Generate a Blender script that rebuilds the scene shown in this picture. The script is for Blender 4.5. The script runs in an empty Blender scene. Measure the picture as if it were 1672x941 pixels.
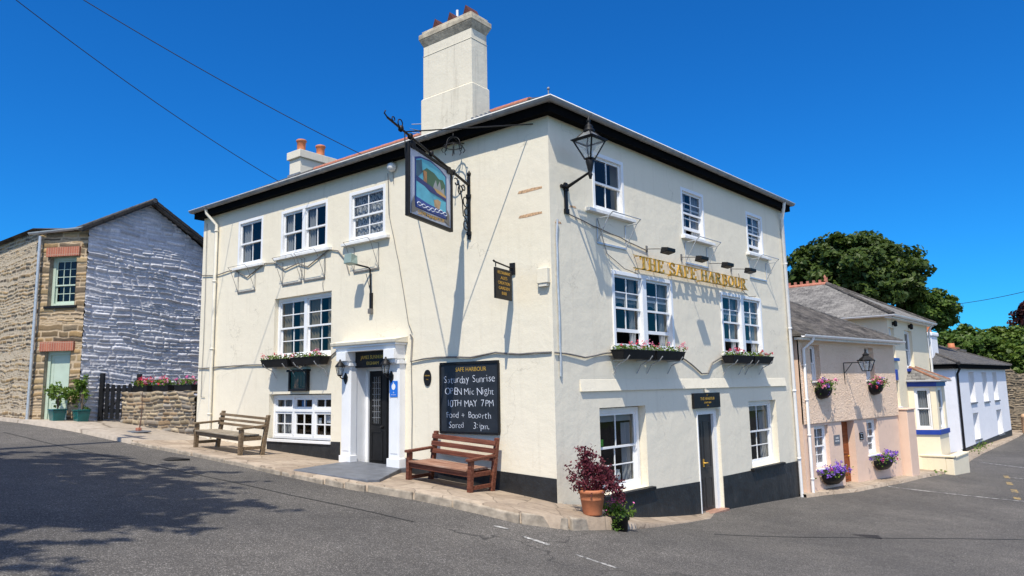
import bpy, math, random
import numpy as np
from mathutils import Matrix, Vector
R = math.radians
random.seed(7)
rng = np.random.default_rng(11)
scene = bpy.context.scene
COL = scene.collection

# ------------------------------------------------------------------ ground
CP = [(0,0,.24),(-1.2,0,.37),(-3.56,0,.56),(-5.27,0,.68),(-8,0,.84),(-11.1,0,1.02),
(-15.1,-1.25,1.44),(-16.5,-1.95,1.47),(-19.7,-1.95,1.54),(-30,-1.95,1.75),(-45,-2,2.0),
(.14,1.95,-.16),(.31,4.42,-.42),(.68,9.75,-.70),(1.9,17.2,-.86),(1.7,23,-1.2),(1.32,34.6,-1.66),(2.3,47,-1.52),(4,70,-1.2),
(1.3,-1.3,.05),(6.7,-9.56,.55),(0,-9,.95),(12,-4,.0),(12,10,-1.0),(10,30,-1.5),(11,50,-1.5),(-12,-10,1.65),(-25,-10,2.0),(10,-20,1.0),(-10,-25,2.0),(-8,12,.6),(-25,20,1.5),(25,-10,-.2),(25,20,-1.5),(-60,-20,2.2),(40,60,-1.5),(-40,60,1.0),(60,-40,0.5),(-40,-60,2.0)]
_P = np.array(CP, float); _n = len(_P)
_A = np.zeros((_n+3, _n+3))
_A[:_n,:_n] = np.sqrt(((_P[:,None,:2]-_P[None,:,:2])**2).sum(-1))
_A[:_n,_n] = 1; _A[:_n,_n+1:] = _P[:,:2]; _A[_n,:_n] = 1; _A[_n+1:,:_n] = _P[:,:2].T
_W = np.linalg.solve(_A, np.r_[_P[:,2],0,0,0])
def GV(x, y):
    x = np.asarray(x, float); y = np.asarray(y, float)
    rr = np.sqrt(x*x+y*y); k = np.minimum(1, 75/np.maximum(rr, 1e-6)); x = x*k; y = y*k
    d = np.sqrt((x[...,None]-_P[:,0])**2+(y[...,None]-_P[:,1])**2+.3)
    return d@_W[:_n]+_W[_n]+_W[_n+1]*x+_W[_n+2]*y
def G(x, y): return float(GV(np.array([x]), np.array([y]))[0])

# ------------------------------------------------------------------ naming helpers
def tag(o, label=None, cat=None, group=None, kind=None):
    if label: o['label'] = label
    if cat: o['category'] = cat
    if group: o['group'] = group
    if kind: o['kind'] = kind
    return o
def thing(name, label, cat, loc=(0,0,0), rotz=0.0, group=None):
    o = bpy.data.objects.new(name, None); COL.objects.link(o)
    o.empty_display_size = .1
    o.location = loc; o.rotation_euler = (0,0,rotz)
    return tag(o, label, cat, group)
def struct(o): o['kind'] = 'structure'; return o

# ------------------------------------------------------------------ mesh builder
class MB:
    def __init__(s, T=None):
        s.v = []; s.f = []; s.T = T; s.sm = []
    def add(s, vs, fs, smooth=False):
        b = len(s.v)
        if s.T is not None: vs = [tuple(s.T @ Vector(p)) for p in vs]
        s.v += [tuple(p) for p in vs]
        s.f += [tuple(b+i for i in f) for f in fs]; s.sm += [smooth]*len(fs)
        return s
    def box(s, x0,x1,y0,y1,z0,z1):
        if x0>x1: x0,x1=x1,x0
        if y0>y1: y0,y1=y1,y0
        if z0>z1: z0,z1=z1,z0
        v=[(x0,y0,z0),(x1,y0,z0),(x1,y1,z0),(x0,y1,z0),(x0,y0,z1),(x1,y0,z1),(x1,y1,z1),(x0,y1,z1)]
        return s.add(v,[(0,3,2,1),(4,5,6,7),(0,1,5,4),(1,2,6,5),(2,3,7,6),(3,0,4,7)])
    def hexa(s, v):   # 8 verts ordered as in box
        return s.add(v,[(0,3,2,1),(4,5,6,7),(0,1,5,4),(1,2,6,5),(2,3,7,6),(3,0,4,7)])
    def quad(s,a,b,c,d): return s.add([a,b,c,d],[(0,1,2,3)])
    def tri(s,a,b,c): return s.add([a,b,c],[(0,1,2)])
    def prism(s, out, y0, y1):   # outline in (x,z), counter-clockwise seen from -y
        n=len(out)
        v=[(x,y0,z) for x,z in out]+[(x,y1,z) for x,z in out]
        f=[tuple(range(n)),tuple(range(2*n-1,n-1,-1))]
        for i in range(n):
            j=(i+1)%n; f.append((j,i,n+i,n+j))
        return s.add(v,f)
    def prismz(s, out, z0, z1):  # outline in (x,y), counter-clockwise seen from above
        n=len(out)
        v=[(x,y,z0) for x,y in out]+[(x,y,z1) for x,y in out]
        f=[tuple(range(n-1,-1,-1)),tuple(range(n,2*n))]
        for i in range(n):
            j=(i+1)%n; f.append((i,j,n+j,n+i))
        return s.add(v,f)
    def tube(s, pts, r, n=7, caps=True):
        pts=[Vector(p) for p in pts]; m=len(pts)
        rs = r if isinstance(r,(list,tuple)) else [r]*m
        vs=[];up=None
        for i,p in enumerate(pts):
            a=pts[max(i-1,0)];b=pts[min(i+1,m-1)]
            t=(b-a)
            if t.length<1e-9: t=Vector((0,0,1))
            t.normalize()
            if up is None:
                up=Vector((0,0,1)) if abs(t.z)<.9 else Vector((1,0,0))
            e1=t.cross(up)
            if e1.length<1e-6: e1=t.cross(Vector((1,.3,0)))
            e1.normalize(); e2=e1.cross(t).normalized(); up=e2
            for k in range(n):
                an=2*math.pi*k/n
                vs.append(p+e1*(math.cos(an)*rs[i])+e2*(math.sin(an)*rs[i]))
        fs=[]
        for i in range(m-1):
            for k in range(n):
                k2=(k+1)%n
                fs.append((i*n+k,i*n+k2,(i+1)*n+k2,(i+1)*n+k))
        b=len(s.f)
        s.add(vs,fs,True)
        if caps:
            s.add(vs[:n],[tuple(range(n-1,-1,-1))]); s.add(vs[-n:],[tuple(range(n))])
        return s
    def lathe(s, prof, n=16, c=(0,0,0), flat=False):
        vs=[];m=len(prof)
        for r_,z in prof:
            for k in range(n):
                a=2*math.pi*k/n
                vs.append((c[0]+r_*math.cos(a),c[1]+r_*math.sin(a),c[2]+z))
        fs=[]
        for i in range(m-1):
            for k in range(n):
                k2=(k+1)%n; fs.append((i*n+k,i*n+k2,(i+1)*n+k2,(i+1)*n+k))
        return s.add(vs,fs,not flat)
    def wallpanel(s, x0,x1,z0,z1, ops, y=0.0, depth=.2):
        # vertical sheet facing -y with rectangular openings (a,b,c,d[,depth]) and reveals going to +y
        xs=sorted({x0,x1,*[o[0] for o in ops],*[o[1] for o in ops]})
        zs=sorted({z0,z1,*[o[2] for o in ops],*[o[3] for o in ops]})
        xs=[x for x in xs if x0<=x<=x1]; zs=[z for z in zs if z0<=z<=z1]
        for i in range(len(xs)-1):
            for j in range(len(zs)-1):
                cx=(xs[i]+xs[i+1])/2; cz=(zs[j]+zs[j+1])/2
                if any(o[0]<cx<o[1] and o[2]<cz<o[3] for o in ops): continue
                s.quad((xs[i],y,zs[j]),(xs[i+1],y,zs[j]),(xs[i+1],y,zs[j+1]),(xs[i],y,zs[j+1]))
        for o in ops:
            a,b,c,d=o[:4]; e=o[4] if len(o)>4 else depth
            s.quad((a,y,c),(a,y,d),(a,y+e,d),(a,y+e,c))
            s.quad((b,y,d),(b,y,c),(b,y+e,c),(b,y+e,d))
            s.quad((a,y,d),(b,y,d),(b,y+e,d),(a,y+e,d))
            s.quad((b,y,c),(a,y,c),(a,y+e,c),(b,y+e,c))
        return s
    def build(s, name, mat, parent=None, bevel=0, uv=True, loc=None):
        me=bpy.data.meshes.new(name); me.from_pydata(s.v,[],s.f)
        if any(s.sm): me.polygons.foreach_set('use_smooth', s.sm)
        if uv and len(s.f)<60000:
            ul=me.uv_layers.new(name='UVMap').data
            V=[Vector(p) for p in s.v]
            k=0
            for p in me.polygons:
                nn=p.normal
                if abs(nn.z)>.985: t=Vector((1,0,0)); b=Vector((0,1,0))
                else:
                    t=Vector((-nn.y,nn.x,0)).normalized(); b=nn.cross(t)
                for li in p.loop_indices:
                    q=V[me.loops[li].vertex_index]; ul[li].uv=(q.dot(t),q.dot(b))
        me.materials.append(mat)
        o=bpy.data.objects.new(name,me); COL.objects.link(o)
        if parent: o.parent=parent
        if loc: o.location=loc
        if bevel:
            md=o.modifiers.new('bevel','BEVEL'); md.width=bevel; md.segments=2; md.limit_method='ANGLE'; md.angle_limit=R(40)
        return o

def mesh_np(name, verts, faces, mat, parent=None, smooth=False, colors=None):
    me=bpy.data.meshes.new(name)
    verts=np.asarray(verts,np.float32); faces=np.asarray(faces,np.int32)
    k=faces.shape[1]
    me.vertices.add(len(verts)); me.vertices.foreach_set('co',verts.ravel())
    me.loops.add(faces.size); me.loops.foreach_set('vertex_index',faces.ravel())
    me.polygons.add(len(faces))
    me.polygons.foreach_set('loop_start',np.arange(0,faces.size,k,dtype=np.int32))
    if smooth: me.polygons.foreach_set('use_smooth',np.ones(len(faces),bool))
    me.update(calc_edges=True); me.validate()
    if colors is not None:
        at=me.color_attributes.new('Col','FLOAT_COLOR','POINT')
        at.data.foreach_set('color',np.c_[colors,np.ones(len(colors))].astype(np.float32).ravel())
    me.materials.append(mat)
    o=bpy.data.objects.new(name,me); COL.objects.link(o)
    if parent: o.parent=parent
    return o

# ------------------------------------------------------------------ materials
class NT:
    def __init__(s,name):
        s.m=bpy.data.materials.new(name); s.m.use_nodes=True; s.t=s.m.node_tree; s.t.nodes.clear()
        s.out=s.n('ShaderNodeOutputMaterial')
    def n(s,ty,**kw):
        nd=s.t.nodes.new(ty)
        for k,v in kw.items():
            if k.startswith('i_'):
                key=k[2:].replace('_',' ')
                nd.inputs[key].default_value=v
            else: setattr(nd,k,v)
        return nd
    def l(s,a,b): s.t.links.new(a,b)
    def noise(s,vec,scale,detail=4,rough=.55,dist=0):
        nd=s.n('ShaderNodeTexNoise'); nd.inputs['Scale'].default_value=scale; nd.inputs['Detail'].default_value=detail
        nd.inputs['Roughness'].default_value=rough; nd.inputs['Distortion'].default_value=dist
        if vec is not None: s.l(vec,nd.inputs['Vector'])
        return nd.outputs['Fac']
    def ramp(s,fac,stops):
        nd=s.n('ShaderNodeValToRGB'); e=nd.color_ramp.elements
        while len(e)<len(stops): e.new(.5)
        for el,(p,c) in zip(e,stops):
            el.position=p; el.color=(*c,1) if len(c)==3 else c
        s.l(fac,nd.inputs['Fac']); return nd.outputs['Color']
    def mix(s,fac,a,b,mode='MIX'):
        nd=s.n('ShaderNodeMixRGB',blend_type=mode)
        if hasattr(fac,'node'): s.l(fac,nd.inputs[0])
        else: nd.inputs[0].default_value=fac
        for i,c in ((1,a),(2,b)):
            if hasattr(c,'node'): s.l(c,nd.inputs[i])
            else: nd.inputs[i].default_value=(*c,1)
        return nd.outputs[0]
    def math(s,op,a,b=0.0):
        nd=s.n('ShaderNodeMath',operation=op)
        for i,c in ((0,a),(1,b)):
            if hasattr(c,'node'): s.l(c,nd.inputs[i])
            else: nd.inputs[i].default_value=c
        return nd.outputs[0]
    def coord(s,kind='Object',scale=(1,1,1),rot=(0,0,0)):
        tc=s.n('ShaderNodeTexCoord'); mp=s.n('ShaderNodeMapping')
        mp.inputs['Scale'].default_value=scale; mp.inputs['Rotation'].default_value=rot
        s.l(tc.outputs[kind],mp.inputs['Vector']); return mp.outputs['Vector']
    def bump(s,h,strength=.3,dist=.02,prev=None):
        nd=s.n('ShaderNodeBump'); nd.inputs['Strength'].default_value=strength; nd.inputs['Distance'].default_value=dist
        s.l(h,nd.inputs['Height'])
        if prev is not None: s.l(prev,nd.inputs['Normal'])
        return nd.outputs['Normal']
    def bsdf(s,col,rough=.6,metal=0,normal=None,spec=.5):
        b=s.n('ShaderNodeBsdfPrincipled')
        if hasattr(col,'node'): s.l(col,b.inputs['Base Color'])
        else: b.inputs['Base Color'].default_value=(*col,1)
        if hasattr(rough,'node'): s.l(rough,b.inputs['Roughness'])
        else: b.inputs['Roughness'].default_value=rough
        b.inputs['Metallic'].default_value=metal; b.inputs['Specular IOR Level'].default_value=spec
        if normal is not None: s.l(normal,b.inputs['Normal'])
        s.l(b.outputs[0],s.out.inputs[0]); return b
def plain(name,c,rough=.5,var=.12,scale=6,bump=.08,bscale=40,metal=0,spec=.5):
    t=NT(name); v=t.coord(); f=t.noise(v,scale,5)
    d=tuple(x*(1-var) for x in c); e=tuple(min(1,x*(1+var)) for x in c)
    col=t.ramp(f,[(.3,d),(.7,e)])
    nm=t.bump(t.noise(v,bscale,4),bump,.01) if bump else None
    t.bsdf(col,rough,metal,nm,spec); return t.m
def render_paint(name,base,stain=(.42,.36,.27),amt=.25,coarse=0.12):
    t=NT(name); v=t.coord()
    big=t.noise(v,.55,4); col=t.ramp(big,[(.3,tuple(x*.955 for x in base)),(.7,base)])
    st=t.noise(t.coord(scale=(5,5,.35)),1.6,6,.65)
    sp=t.math('MULTIPLY',t.ramp(st,[(.54,(0,0,0)),(.78,(1,1,1))]),amt)
    col=t.mix(sp,col,stain)
    sp2=t.ramp(t.noise(v,16,3,.6),[(.72,(0,0,0)),(.8,(1,1,1))])
    col=t.mix(t.math('MULTIPLY',sp2,.22),col,stain)
    ce=t.n('ShaderNodeTexVoronoi',feature='DISTANCE_TO_EDGE'); ce.inputs['Scale'].default_value=.55; cw=t.n('ShaderNodeTexNoise'); cw.inputs['Scale'].default_value=2.5; cw.inputs['Detail'].default_value=5; t.l(v,cw.inputs['Vector']); cv=t.n('ShaderNodeVectorMath',operation='ADD'); t.l(v,cv.inputs[0]); t.l(cw.outputs['Color'],cv.inputs[1]); t.l(cv.outputs[0],ce.inputs['Vector'])
    cm=t.math('MULTIPLY',t.ramp(ce.outputs['Distance'],[(0,(1,1,1)),(.006,(0,0,0))]),t.ramp(t.noise(v,.9,2),[(.52,(0,0,0)),(.6,(.5,.5,.5))]))
    col=t.mix(t.math('MULTIPLY',cm,.6),col,tuple(x*.5 for x in stain))
    n1=t.bump(t.noise(v,2.2,5,.6),.32,.05); n2=t.bump(t.noise(v,38,4,.6),coarse,.012,n1)
    t.bsdf(col,.78,0,n2,.25); return t.m
M={}
M['cream']=render_paint('cream_paint',(.80,.728,.58),amt=.20)
M['creamhouse']=render_paint('pale_cream_paint',(.82,.72,.53),amt=.15)
M['pink_rough']=render_paint('pink_roughcast',(.66,.46,.36),amt=.12,coarse=.0)
M['pink']=render_paint('pink_smooth',(.76,.55,.42),amt=.15)
M['whitewall']=render_paint('white_wall',(.80,.80,.82),amt=.12)
M['capstone']=plain('weathered_cap',(.46,.40,.30),.85,.4,7,.4,25)
M['chim']=render_paint('weathered_render',(.74,.68,.55),(.20,.17,.13),.45)
t=NT('pink_pebbledash'); v=t.coord(); f=t.noise(v,26,3,.7,.8)
col=t.ramp(t.noise(v,1.2,4),[(.3,(.82,.60,.43)),(.7,(.88,.66,.49))])
t.bsdf(col,.85,0,t.bump(t.noise(v,11,4,.65,1.2),.9,.05,t.bump(f,.5,.03)),.2); M['pink_rough']=t.m
M['white']=plain('white_gloss_paint',(.80,.80,.80),.35,.04,3,.05,60)
M['white_old']=plain('weathered_white_paint',(.74,.73,.70),.5,.12,9,.15,40)
M['black']=plain('black_paint',(.010,.010,.011),.5,.3,12,.06,60,0,.25)
M['iron']=plain('wrought_iron',(.008,.008,.009),.5,.4,30,.2,80,0,.3)
M['soffit']=plain('black_soffit',(.004,.004,.004),.9,.3,8,.05,40,0,.05)
M['gutter']=plain('grey_gutter',(.23,.225,.22),.45,.25,5,.1,20)
M['wgutter']=plain('white_plastic',(.78,.77,.76),.35,.06,5,.03,20)
M['pipe']=plain('cream_pipe',(.70,.66,.56),.45,.1,4,.05)
M['galv']=plain('galvanised_pipe',(.52,.54,.56),.35,.15,12,.05,metal=.4)
M['gold']=plain('gilt',(.62,.36,.055),.35,.25,25,.1,60,metal=.35)
M['chalk']=plain('chalk_white',(.62,.66,.74),.9,.15,40,0)
t=NT('plinth_black'); v=t.coord()
col=t.ramp(t.noise(v,3,6,.65),[(.35,(.014,.0145,.016)),(.62,(.025,.026,.027)),(.80,(.055,.055,.056))])
sc=t.ramp(t.noise(t.coord(scale=(1,1,2.2)),7,6,.75,.7),[(.66,(0,0,0)),(.70,(1,1,1))])
col=t.mix(t.math('MULTIPLY',sc,.5),col,(.16,.155,.15))
t.bsdf(col,.5,0,t.bump(t.noise(v,4,5),.5,.05,t.bump(t.noise(v,24,4),.4,.012)),.4); M['plinth']=t.m
# slates
def slate(name,cols,lich,w=.22,h=.15,lamt=.5):
    t=NT(name); uv=t.coord('UV')
    ns=t.n('ShaderNodeTexNoise'); ns.inputs['Scale'].default_value=2.0; t.l(uv,ns.inputs['Vector'])
    off=t.n('ShaderNodeVectorMath',operation='SCALE'); t.l(ns.outputs['Color'],off.inputs[0]); off.inputs['Scale'].default_value=.035
    ad=t.n('ShaderNodeVectorMath',operation='ADD'); t.l(uv,ad.inputs[0]); t.l(off.outputs[0],ad.inputs[1])
    br=t.n('ShaderNodeTexBrick'); br.offset=.5
    br.inputs['Scale'].default_value=1; br.inputs['Brick Width'].default_value=w; br.inputs['Row Height'].default_value=h
    br.inputs['Mortar Size'].default_value=.006; br.inputs['Color1'].default_value=(*cols[0],1); br.inputs['Color2'].default_value=(*cols[1],1)
    br.inputs['Mortar'].default_value=(.018,.017,.016,1); br.inputs['Bias'].default_value=0
    t.l(ad.outputs[0],br.inputs['Vector'])
    sx=t.n('ShaderNodeSeparateXYZ'); t.l(ad.outputs[0],sx.inputs[0])
    saw=t.math('FRACT',t.math('DIVIDE',sx.outputs['Y'],h))
    n=t.noise(uv,1.1,6,.65); li=t.ramp(n,[(.45,(0,0,0)),(.65,(1,1,1))])
    n2=t.noise(uv,9,5,.7); li2=t.ramp(n2,[(.52,(0,0,0)),(.68,(1,1,1))])
    col=t.mix(t.math('MULTIPLY',li,lamt),br.outputs['Color'],lich)
    col=t.mix(t.math('MULTIPLY',li2,.35),col,tuple(min(1,x*1.7) for x in lich))
    hgt=t.math('ADD',t.math('MULTIPLY',saw,-1.0),t.math('MULTIPLY',n2,.5))
    b=t.bump(hgt,.9,.03,None); t.bsdf(col,.92,0,b,.12); return t.m
M['slate']=slate('roof_slate',((.07,.07,.075),(.12,.115,.115)),(.16,.15,.13))
M['slate_lichen']=slate('lichen_slate',((.115,.11,.105),(.21,.20,.185)),(.30,.285,.26),.26,.17,.6)
M['slate_dark']=slate('mossy_slate',((.040,.037,.034),(.105,.095,.088)),(.20,.18,.155),.32,.16,.45)
M['verge']=plain('verge_slate',(.035,.034,.034),.85,.35,9,.4,25,0,.15)
M['redtile']=plain('red_ridge_tile',(.42,.16,.10),.7,.3,14,.3,30)
M['terra']=plain('terracotta',(.50,.17,.07),.65,.18,10,.15,30)
M['browntile']=plain('brown_hip_tile',(.26,.12,.07),.75,.4,9,.3)
M['cowl']=plain('dark_clay_cowl',(.10,.028,.018),.7,.3,14,.3)
M['brick']=None
t=NT('brick_soldier'); uv=t.coord('UV')
br=t.n('ShaderNodeTexBrick'); br.offset=0; br.inputs['Scale'].default_value=1; br.inputs['Brick Width'].default_value=.075; br.inputs['Row Height'].default_value=.5
br.inputs['Mortar Size'].default_value=.007; br.inputs['Color1'].default_value=(.42,.13,.07,1); br.inputs['Color2'].default_value=(.28,.075,.045,1); br.inputs['Mortar'].default_value=(.42,.33,.25,1)
t.l(uv,br.inputs['Vector']); t.bsdf(t.mix(.35,br.outputs['Color'],t.ramp(t.noise(uv,30,4),[(.3,(.2,.06,.04)),(.7,(.55,.22,.13))])),.8,0,t.bump(br.outputs['Fac'],-.5,.01)); M['brick']=t.m
# stone (vertex colour per stone)
def stone(name,rough=.85,fine=.35):
    t=NT(name); at=t.n('ShaderNodeAttribute',attribute_name='Col'); v=t.coord()
    n=t.noise(v,22,6,.7); col=t.mix(.55,at.outputs['Color'],t.ramp(n,[(.3,(.55,.55,.55)),(.7,(1.25,1.2,1.15))]),'MULTIPLY')
    t.bsdf(col,rough,0,t.bump(t.noise(v,55,5,.65),fine,.012),.25); return t.m
M['stone']=stone('rubble_stone'); M['whitestone']=stone('whitewashed_stone',.7,.15)
# asphalt
t=NT('asphalt'); v=t.coord()
ag=t.n('ShaderNodeTexVoronoi'); ag.inputs['Scale'].default_value=100; t.l(v,ag.inputs['Vector'])
sp=t.n('ShaderNodeSeparateColor'); t.l(ag.outputs['Color'],sp.inputs[0])
agg=t.ramp(sp.outputs[0],[(0,(.060,.056,.052)),(.55,(.098,.092,.085)),(.86,(.145,.137,.127)),(1,(.30,.28,.26))])
big=t.ramp(t.noise(v,.35,5,.6),[(.3,(.72,.72,.73)),(.7,(1.22,1.20,1.17))])
mid=t.ramp(t.noise(v,2.6,6,.7),[(.3,(.85,.85,.85)),(.7,(1.12,1.12,1.12))])
col=t.mix(1,t.mix(1,agg,big,'MULTIPLY'),mid,'MULTIPLY')
ck=t.n('ShaderNodeTexVoronoi',feature='DISTANCE_TO_EDGE'); ck.inputs['Scale'].default_value=.16
dv=t.n('ShaderNodeVectorMath',operation='ADD'); nz=t.n('ShaderNodeTexNoise'); nz.inputs['Scale'].default_value=1.3; nz.inputs['Detail'].default_value=6; t.l(v,nz.inputs['Vector']); t.l(v,dv.inputs[0]); t.l(nz.outputs['Color'],dv.inputs[1]); t.l(dv.outputs[0],ck.inputs['Vector'])
cr=t.ramp(ck.outputs['Distance'],[(0.0,(1,1,1)),(.003,(0,0,0))])
crm=t.math('MULTIPLY',cr,t.ramp(t.noise(v,.22,3),[(.5,(0,0,0)),(.62,(.8,.8,.8))]))
col=t.mix(crm,col,(.022,.022,.022))
t.bsdf(col,.88,0,t.bump(ag.outputs['Distance'],.55,.012,t.bump(t.noise(v,5,4),.2,.03)),.3); M['asphalt']=t.m
# worn road paint
def worn(name,c,lo=.42,hi=.52):
    t=NT(name); v=t.coord()
    f=t.ramp(t.noise(v,9,6,.75),[(lo,(0,0,0)),(hi,(1,1,1))])
    col=t.mix(f,(.085,.083,.08),c); t.bsdf(col,.75,0,t.bump(t.noise(v,60,3),.4,.008)); return t.m
M['line_white']=worn('worn_white_line',(.55,.54,.51),.44,.58); M['line_yellow']=worn('worn_yellow_line',(.52,.35,.09),.44,.60)
# paving
def paving(name,c1,c2,scale=1.6,joint=(.12,.095,.07)):
    t=NT(name); v=t.coord(scale=(1,1.25,1))
    nz=t.n('ShaderNodeTexNoise'); nz.inputs['Scale'].default_value=1.5; t.l(v,nz.inputs['Vector'])
    sc=t.n('ShaderNodeVectorMath',operation='SCALE'); t.l(nz.outputs['Color'],sc.inputs[0]); sc.inputs['Scale'].default_value=.25
    ad=t.n('ShaderNodeVectorMath',operation='ADD'); t.l(v,ad.inputs[0]); t.l(sc.outputs[0],ad.inputs[1])
    vo=t.n('ShaderNodeTexVoronoi',feature='DISTANCE_TO_EDGE'); vo.inputs['Scale'].default_value=scale; t.l(ad.outputs[0],vo.inputs['Vector'])
    vc=t.n('ShaderNodeTexVoronoi'); vc.inputs['Scale'].default_value=scale; t.l(ad.outputs[0],vc.inputs['Vector'])
    sp=t.n('ShaderNodeSeparateColor'); t.l(vc.outputs['Color'],sp.inputs[0])
    col=t.ramp(sp.outputs[0],[(0,c1),(1,c2)])
    col=t.mix(.8,col,t.ramp(t.noise(v,5,7,.72),[(.28,(.55,.54,.53)),(.5,(.95,.95,.95)),(.75,(1.25,1.24,1.2))]),'MULTIPLY')
    e=t.ramp(vo.outputs['Distance'],[(0,(1,1,1)),(.022,(0,0,0))])
    col=t.mix(t.math('MULTIPLY',e,.8),col,joint)
    t.bsdf(col,.85,0,t.bump(vo.outputs['Distance'],.0,.02,t.bump(t.noise(v,18,6,.7),.45,.025,t.bump(e,-.5,.02))),.25); return t.m
M['pave']=paving('stone_paving',(.30,.235,.175),(.43,.35,.27))
M['conc']=paving('pale_concrete',(.36,.31,.255),(.40,.345,.285),.35)
M['kerb']=plain('kerb_granite',(.31,.26,.20),.85,.4,7,.8,22)
M['stepslate']=plain('blue_slate_step',(.13,.14,.16),.55,.25,5,.25,18)
M['grass']=plain('rough_grass',(.07,.10,.03),.9,.4,8,.5,40)
# glass
t=NT('window_glass'); v=t.coord()
lw=t.n('ShaderNodeLayerWeight'); fac_=t.math('ADD',t.math('MULTIPLY',t.math('POWER',lw.outputs['Facing'],4.0),.75),.05)
nm=t.bump(t.noise(v,2.2,2),.12,.02)
gl=t.n('ShaderNodeBsdfGlossy'); gl.inputs['Roughness'].default_value=.02; gl.inputs['Color'].default_value=(.62,.62,.62,1); t.l(nm,gl.inputs['Normal'])
tr=t.n('ShaderNodeBsdfTransparent'); tr.inputs['Color'].default_value=(.74,.76,.76,1)
mx=t.n('ShaderNodeMixShader'); t.l(fac_,mx.inputs[0]); t.l(tr.outputs[0],mx.inputs[1]); t.l(gl.outputs[0],mx.inputs[2]); t.l(mx.outputs[0],t.out.inputs[0]); M['glass']=t.m
M['room']=plain('dim_room',(.035,.03,.027),.9,.3,1.5,0)
def cloth(name,c,tr=.35):
    t=NT(name); d=t.n('ShaderNodeBsdfDiffuse'); d.inputs[0].default_value=(*c,1); q=t.n('ShaderNodeBsdfTranslucent'); q.inputs[0].default_value=(*c,1)
    mx=t.n('ShaderNodeMixShader'); mx.inputs[0].default_value=tr; t.l(d.outputs[0],mx.inputs[1]); t.l(q.outputs[0],mx.inputs[2]); t.l(mx.outputs[0],t.out.inputs[0]); return t.m
M['curtain']=cloth('pale_curtain',(.55,.57,.60)); M['beigecurtain']=cloth('beige_curtain',(.42,.36,.27)); M['greycurtain']=cloth('grey_curtain',(.30,.36,.36))
t=NT('lace_net'); v=t.coord('UV'); d=t.n('ShaderNodeBsdfDiffuse'); d.inputs[0].default_value=(.62,.64,.68,1); q=t.n('ShaderNodeBsdfTransparent')
mx=t.n('ShaderNodeMixShader'); f=t.ramp(t.noise(t.coord('UV',(1,.45,1)),26,2,.5,.6),[(.42,(.25,.25,.25)),(.55,(.9,.9,.9))]); t.l(f,mx.inputs[0]); t.l(q.outputs[0],mx.inputs[1]); t.l(d.outputs[0],mx.inputs[2]); t.l(mx.outputs[0],t.out.inputs[0]); M['lace']=t.m
# wood
def wood(name,c1,c2,c3):
    t=NT(name); v=t.coord(scale=(.5,9,9)); f=t.noise(v,3,7,.7,.5)
    col=t.ramp(f,[(.28,c1),(.5,c2),(.74,c3)])
    big=t.noise(t.coord(),4,4); col=t.mix(.5,col,t.ramp(big,[(.3,(.6,.6,.6)),(.7,(1.3,1.3,1.3))]),'MULTIPLY')
    t.bsdf(col,.65,0,t.bump(f,.5,.012),.3); return t.m
M['wood']=wood('weathered_oak',(.085,.056,.030),(.18,.125,.072),(.30,.23,.155))
M['woodgrey']=wood('silvered_oak',(.14,.115,.08),(.27,.225,.165),(.40,.35,.28))
M['redwood']=wood('red_stained_timber',(.055,.017,.010),(.14,.043,.023),(.27,.12,.075))
M['redworn']=wood('worn_red_timber',(.14,.055,.03),(.30,.16,.105),(.44,.32,.25))
M['sage']=plain('sage_paint',(.46,.55,.45),.45,.06,4,.06)
M['greendoor']=M['sage']
M['browndoor']=wood('varnished_door',(.16,.035,.008),(.26,.065,.016),(.33,.10,.03))
M['darkdoor']=plain('dark_door_paint',(.028,.024,.022),.45,.2,6,.08)
M['teal']=plain('teal_glaze',(.005,.10,.10),.22,.25,5,.05)
M['blue']=plain('royal_blue_paint',(.015,.045,.30),.4,.12,5,.05)
M['bluesign']=plain('blue_sticker',(.02,.16,.62),.4,.03,5,0)
M['greenflood']=plain('grey_green_metal',(.25,.33,.30),.45,.12,10,.05)
M['rust']=plain('rust_scar',(.52,.33,.19),.9,.5,22,.3,30)
M['cable']=plain('cable_sheath',(.16,.15,.14),.6,.2,10,0)
M['dkcable']=plain('dark_cable',(.018,.018,.02),.6,.2,10,0)
M['lead']=plain('lead_flashing',(.22,.23,.25),.5,.25,10,.3,20)
M['soil']=plain('potting_soil',(.03,.02,.013),.95,.4,30,.5,60)
M['card']=plain('green_card',(.13,.55,.04),.6,.02,5,0)
M['bluecard']=plain('blue_card',(.04,.25,.60),.6,.02,5,0)
M['lampglass']=None
t=NT('lantern_glass'); lw=t.n('ShaderNodeLayerWeight'); fac_=t.math('ADD',t.math('MULTIPLY',t.math('POWER',lw.outputs['Facing'],4.0),.6),.04)
gl=t.n('ShaderNodeBsdfGlossy'); gl.inputs['Roughness'].default_value=.05
tr=t.n('ShaderNodeBsdfTransparent'); tr.inputs['Color'].default_value=(.9,.92,.92,1)
df=t.n('ShaderNodeBsdfDiffuse'); df.inputs[0].default_value=(.75,.77,.77,1)
m1=t.n('ShaderNodeMixShader'); m1.inputs[0].default_value=.22; t.l(tr.outputs[0],m1.inputs[1]); t.l(df.outputs[0],m1.inputs[2])
mx=t.n('ShaderNodeMixShader'); t.l(fac_,mx.inputs[0]); t.l(m1.outputs[0],mx.inputs[1]); t.l(gl.outputs[0],mx.inputs[2]); t.l(mx.outputs[0],t.out.inputs[0]); M['lampglass']=t.m
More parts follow.
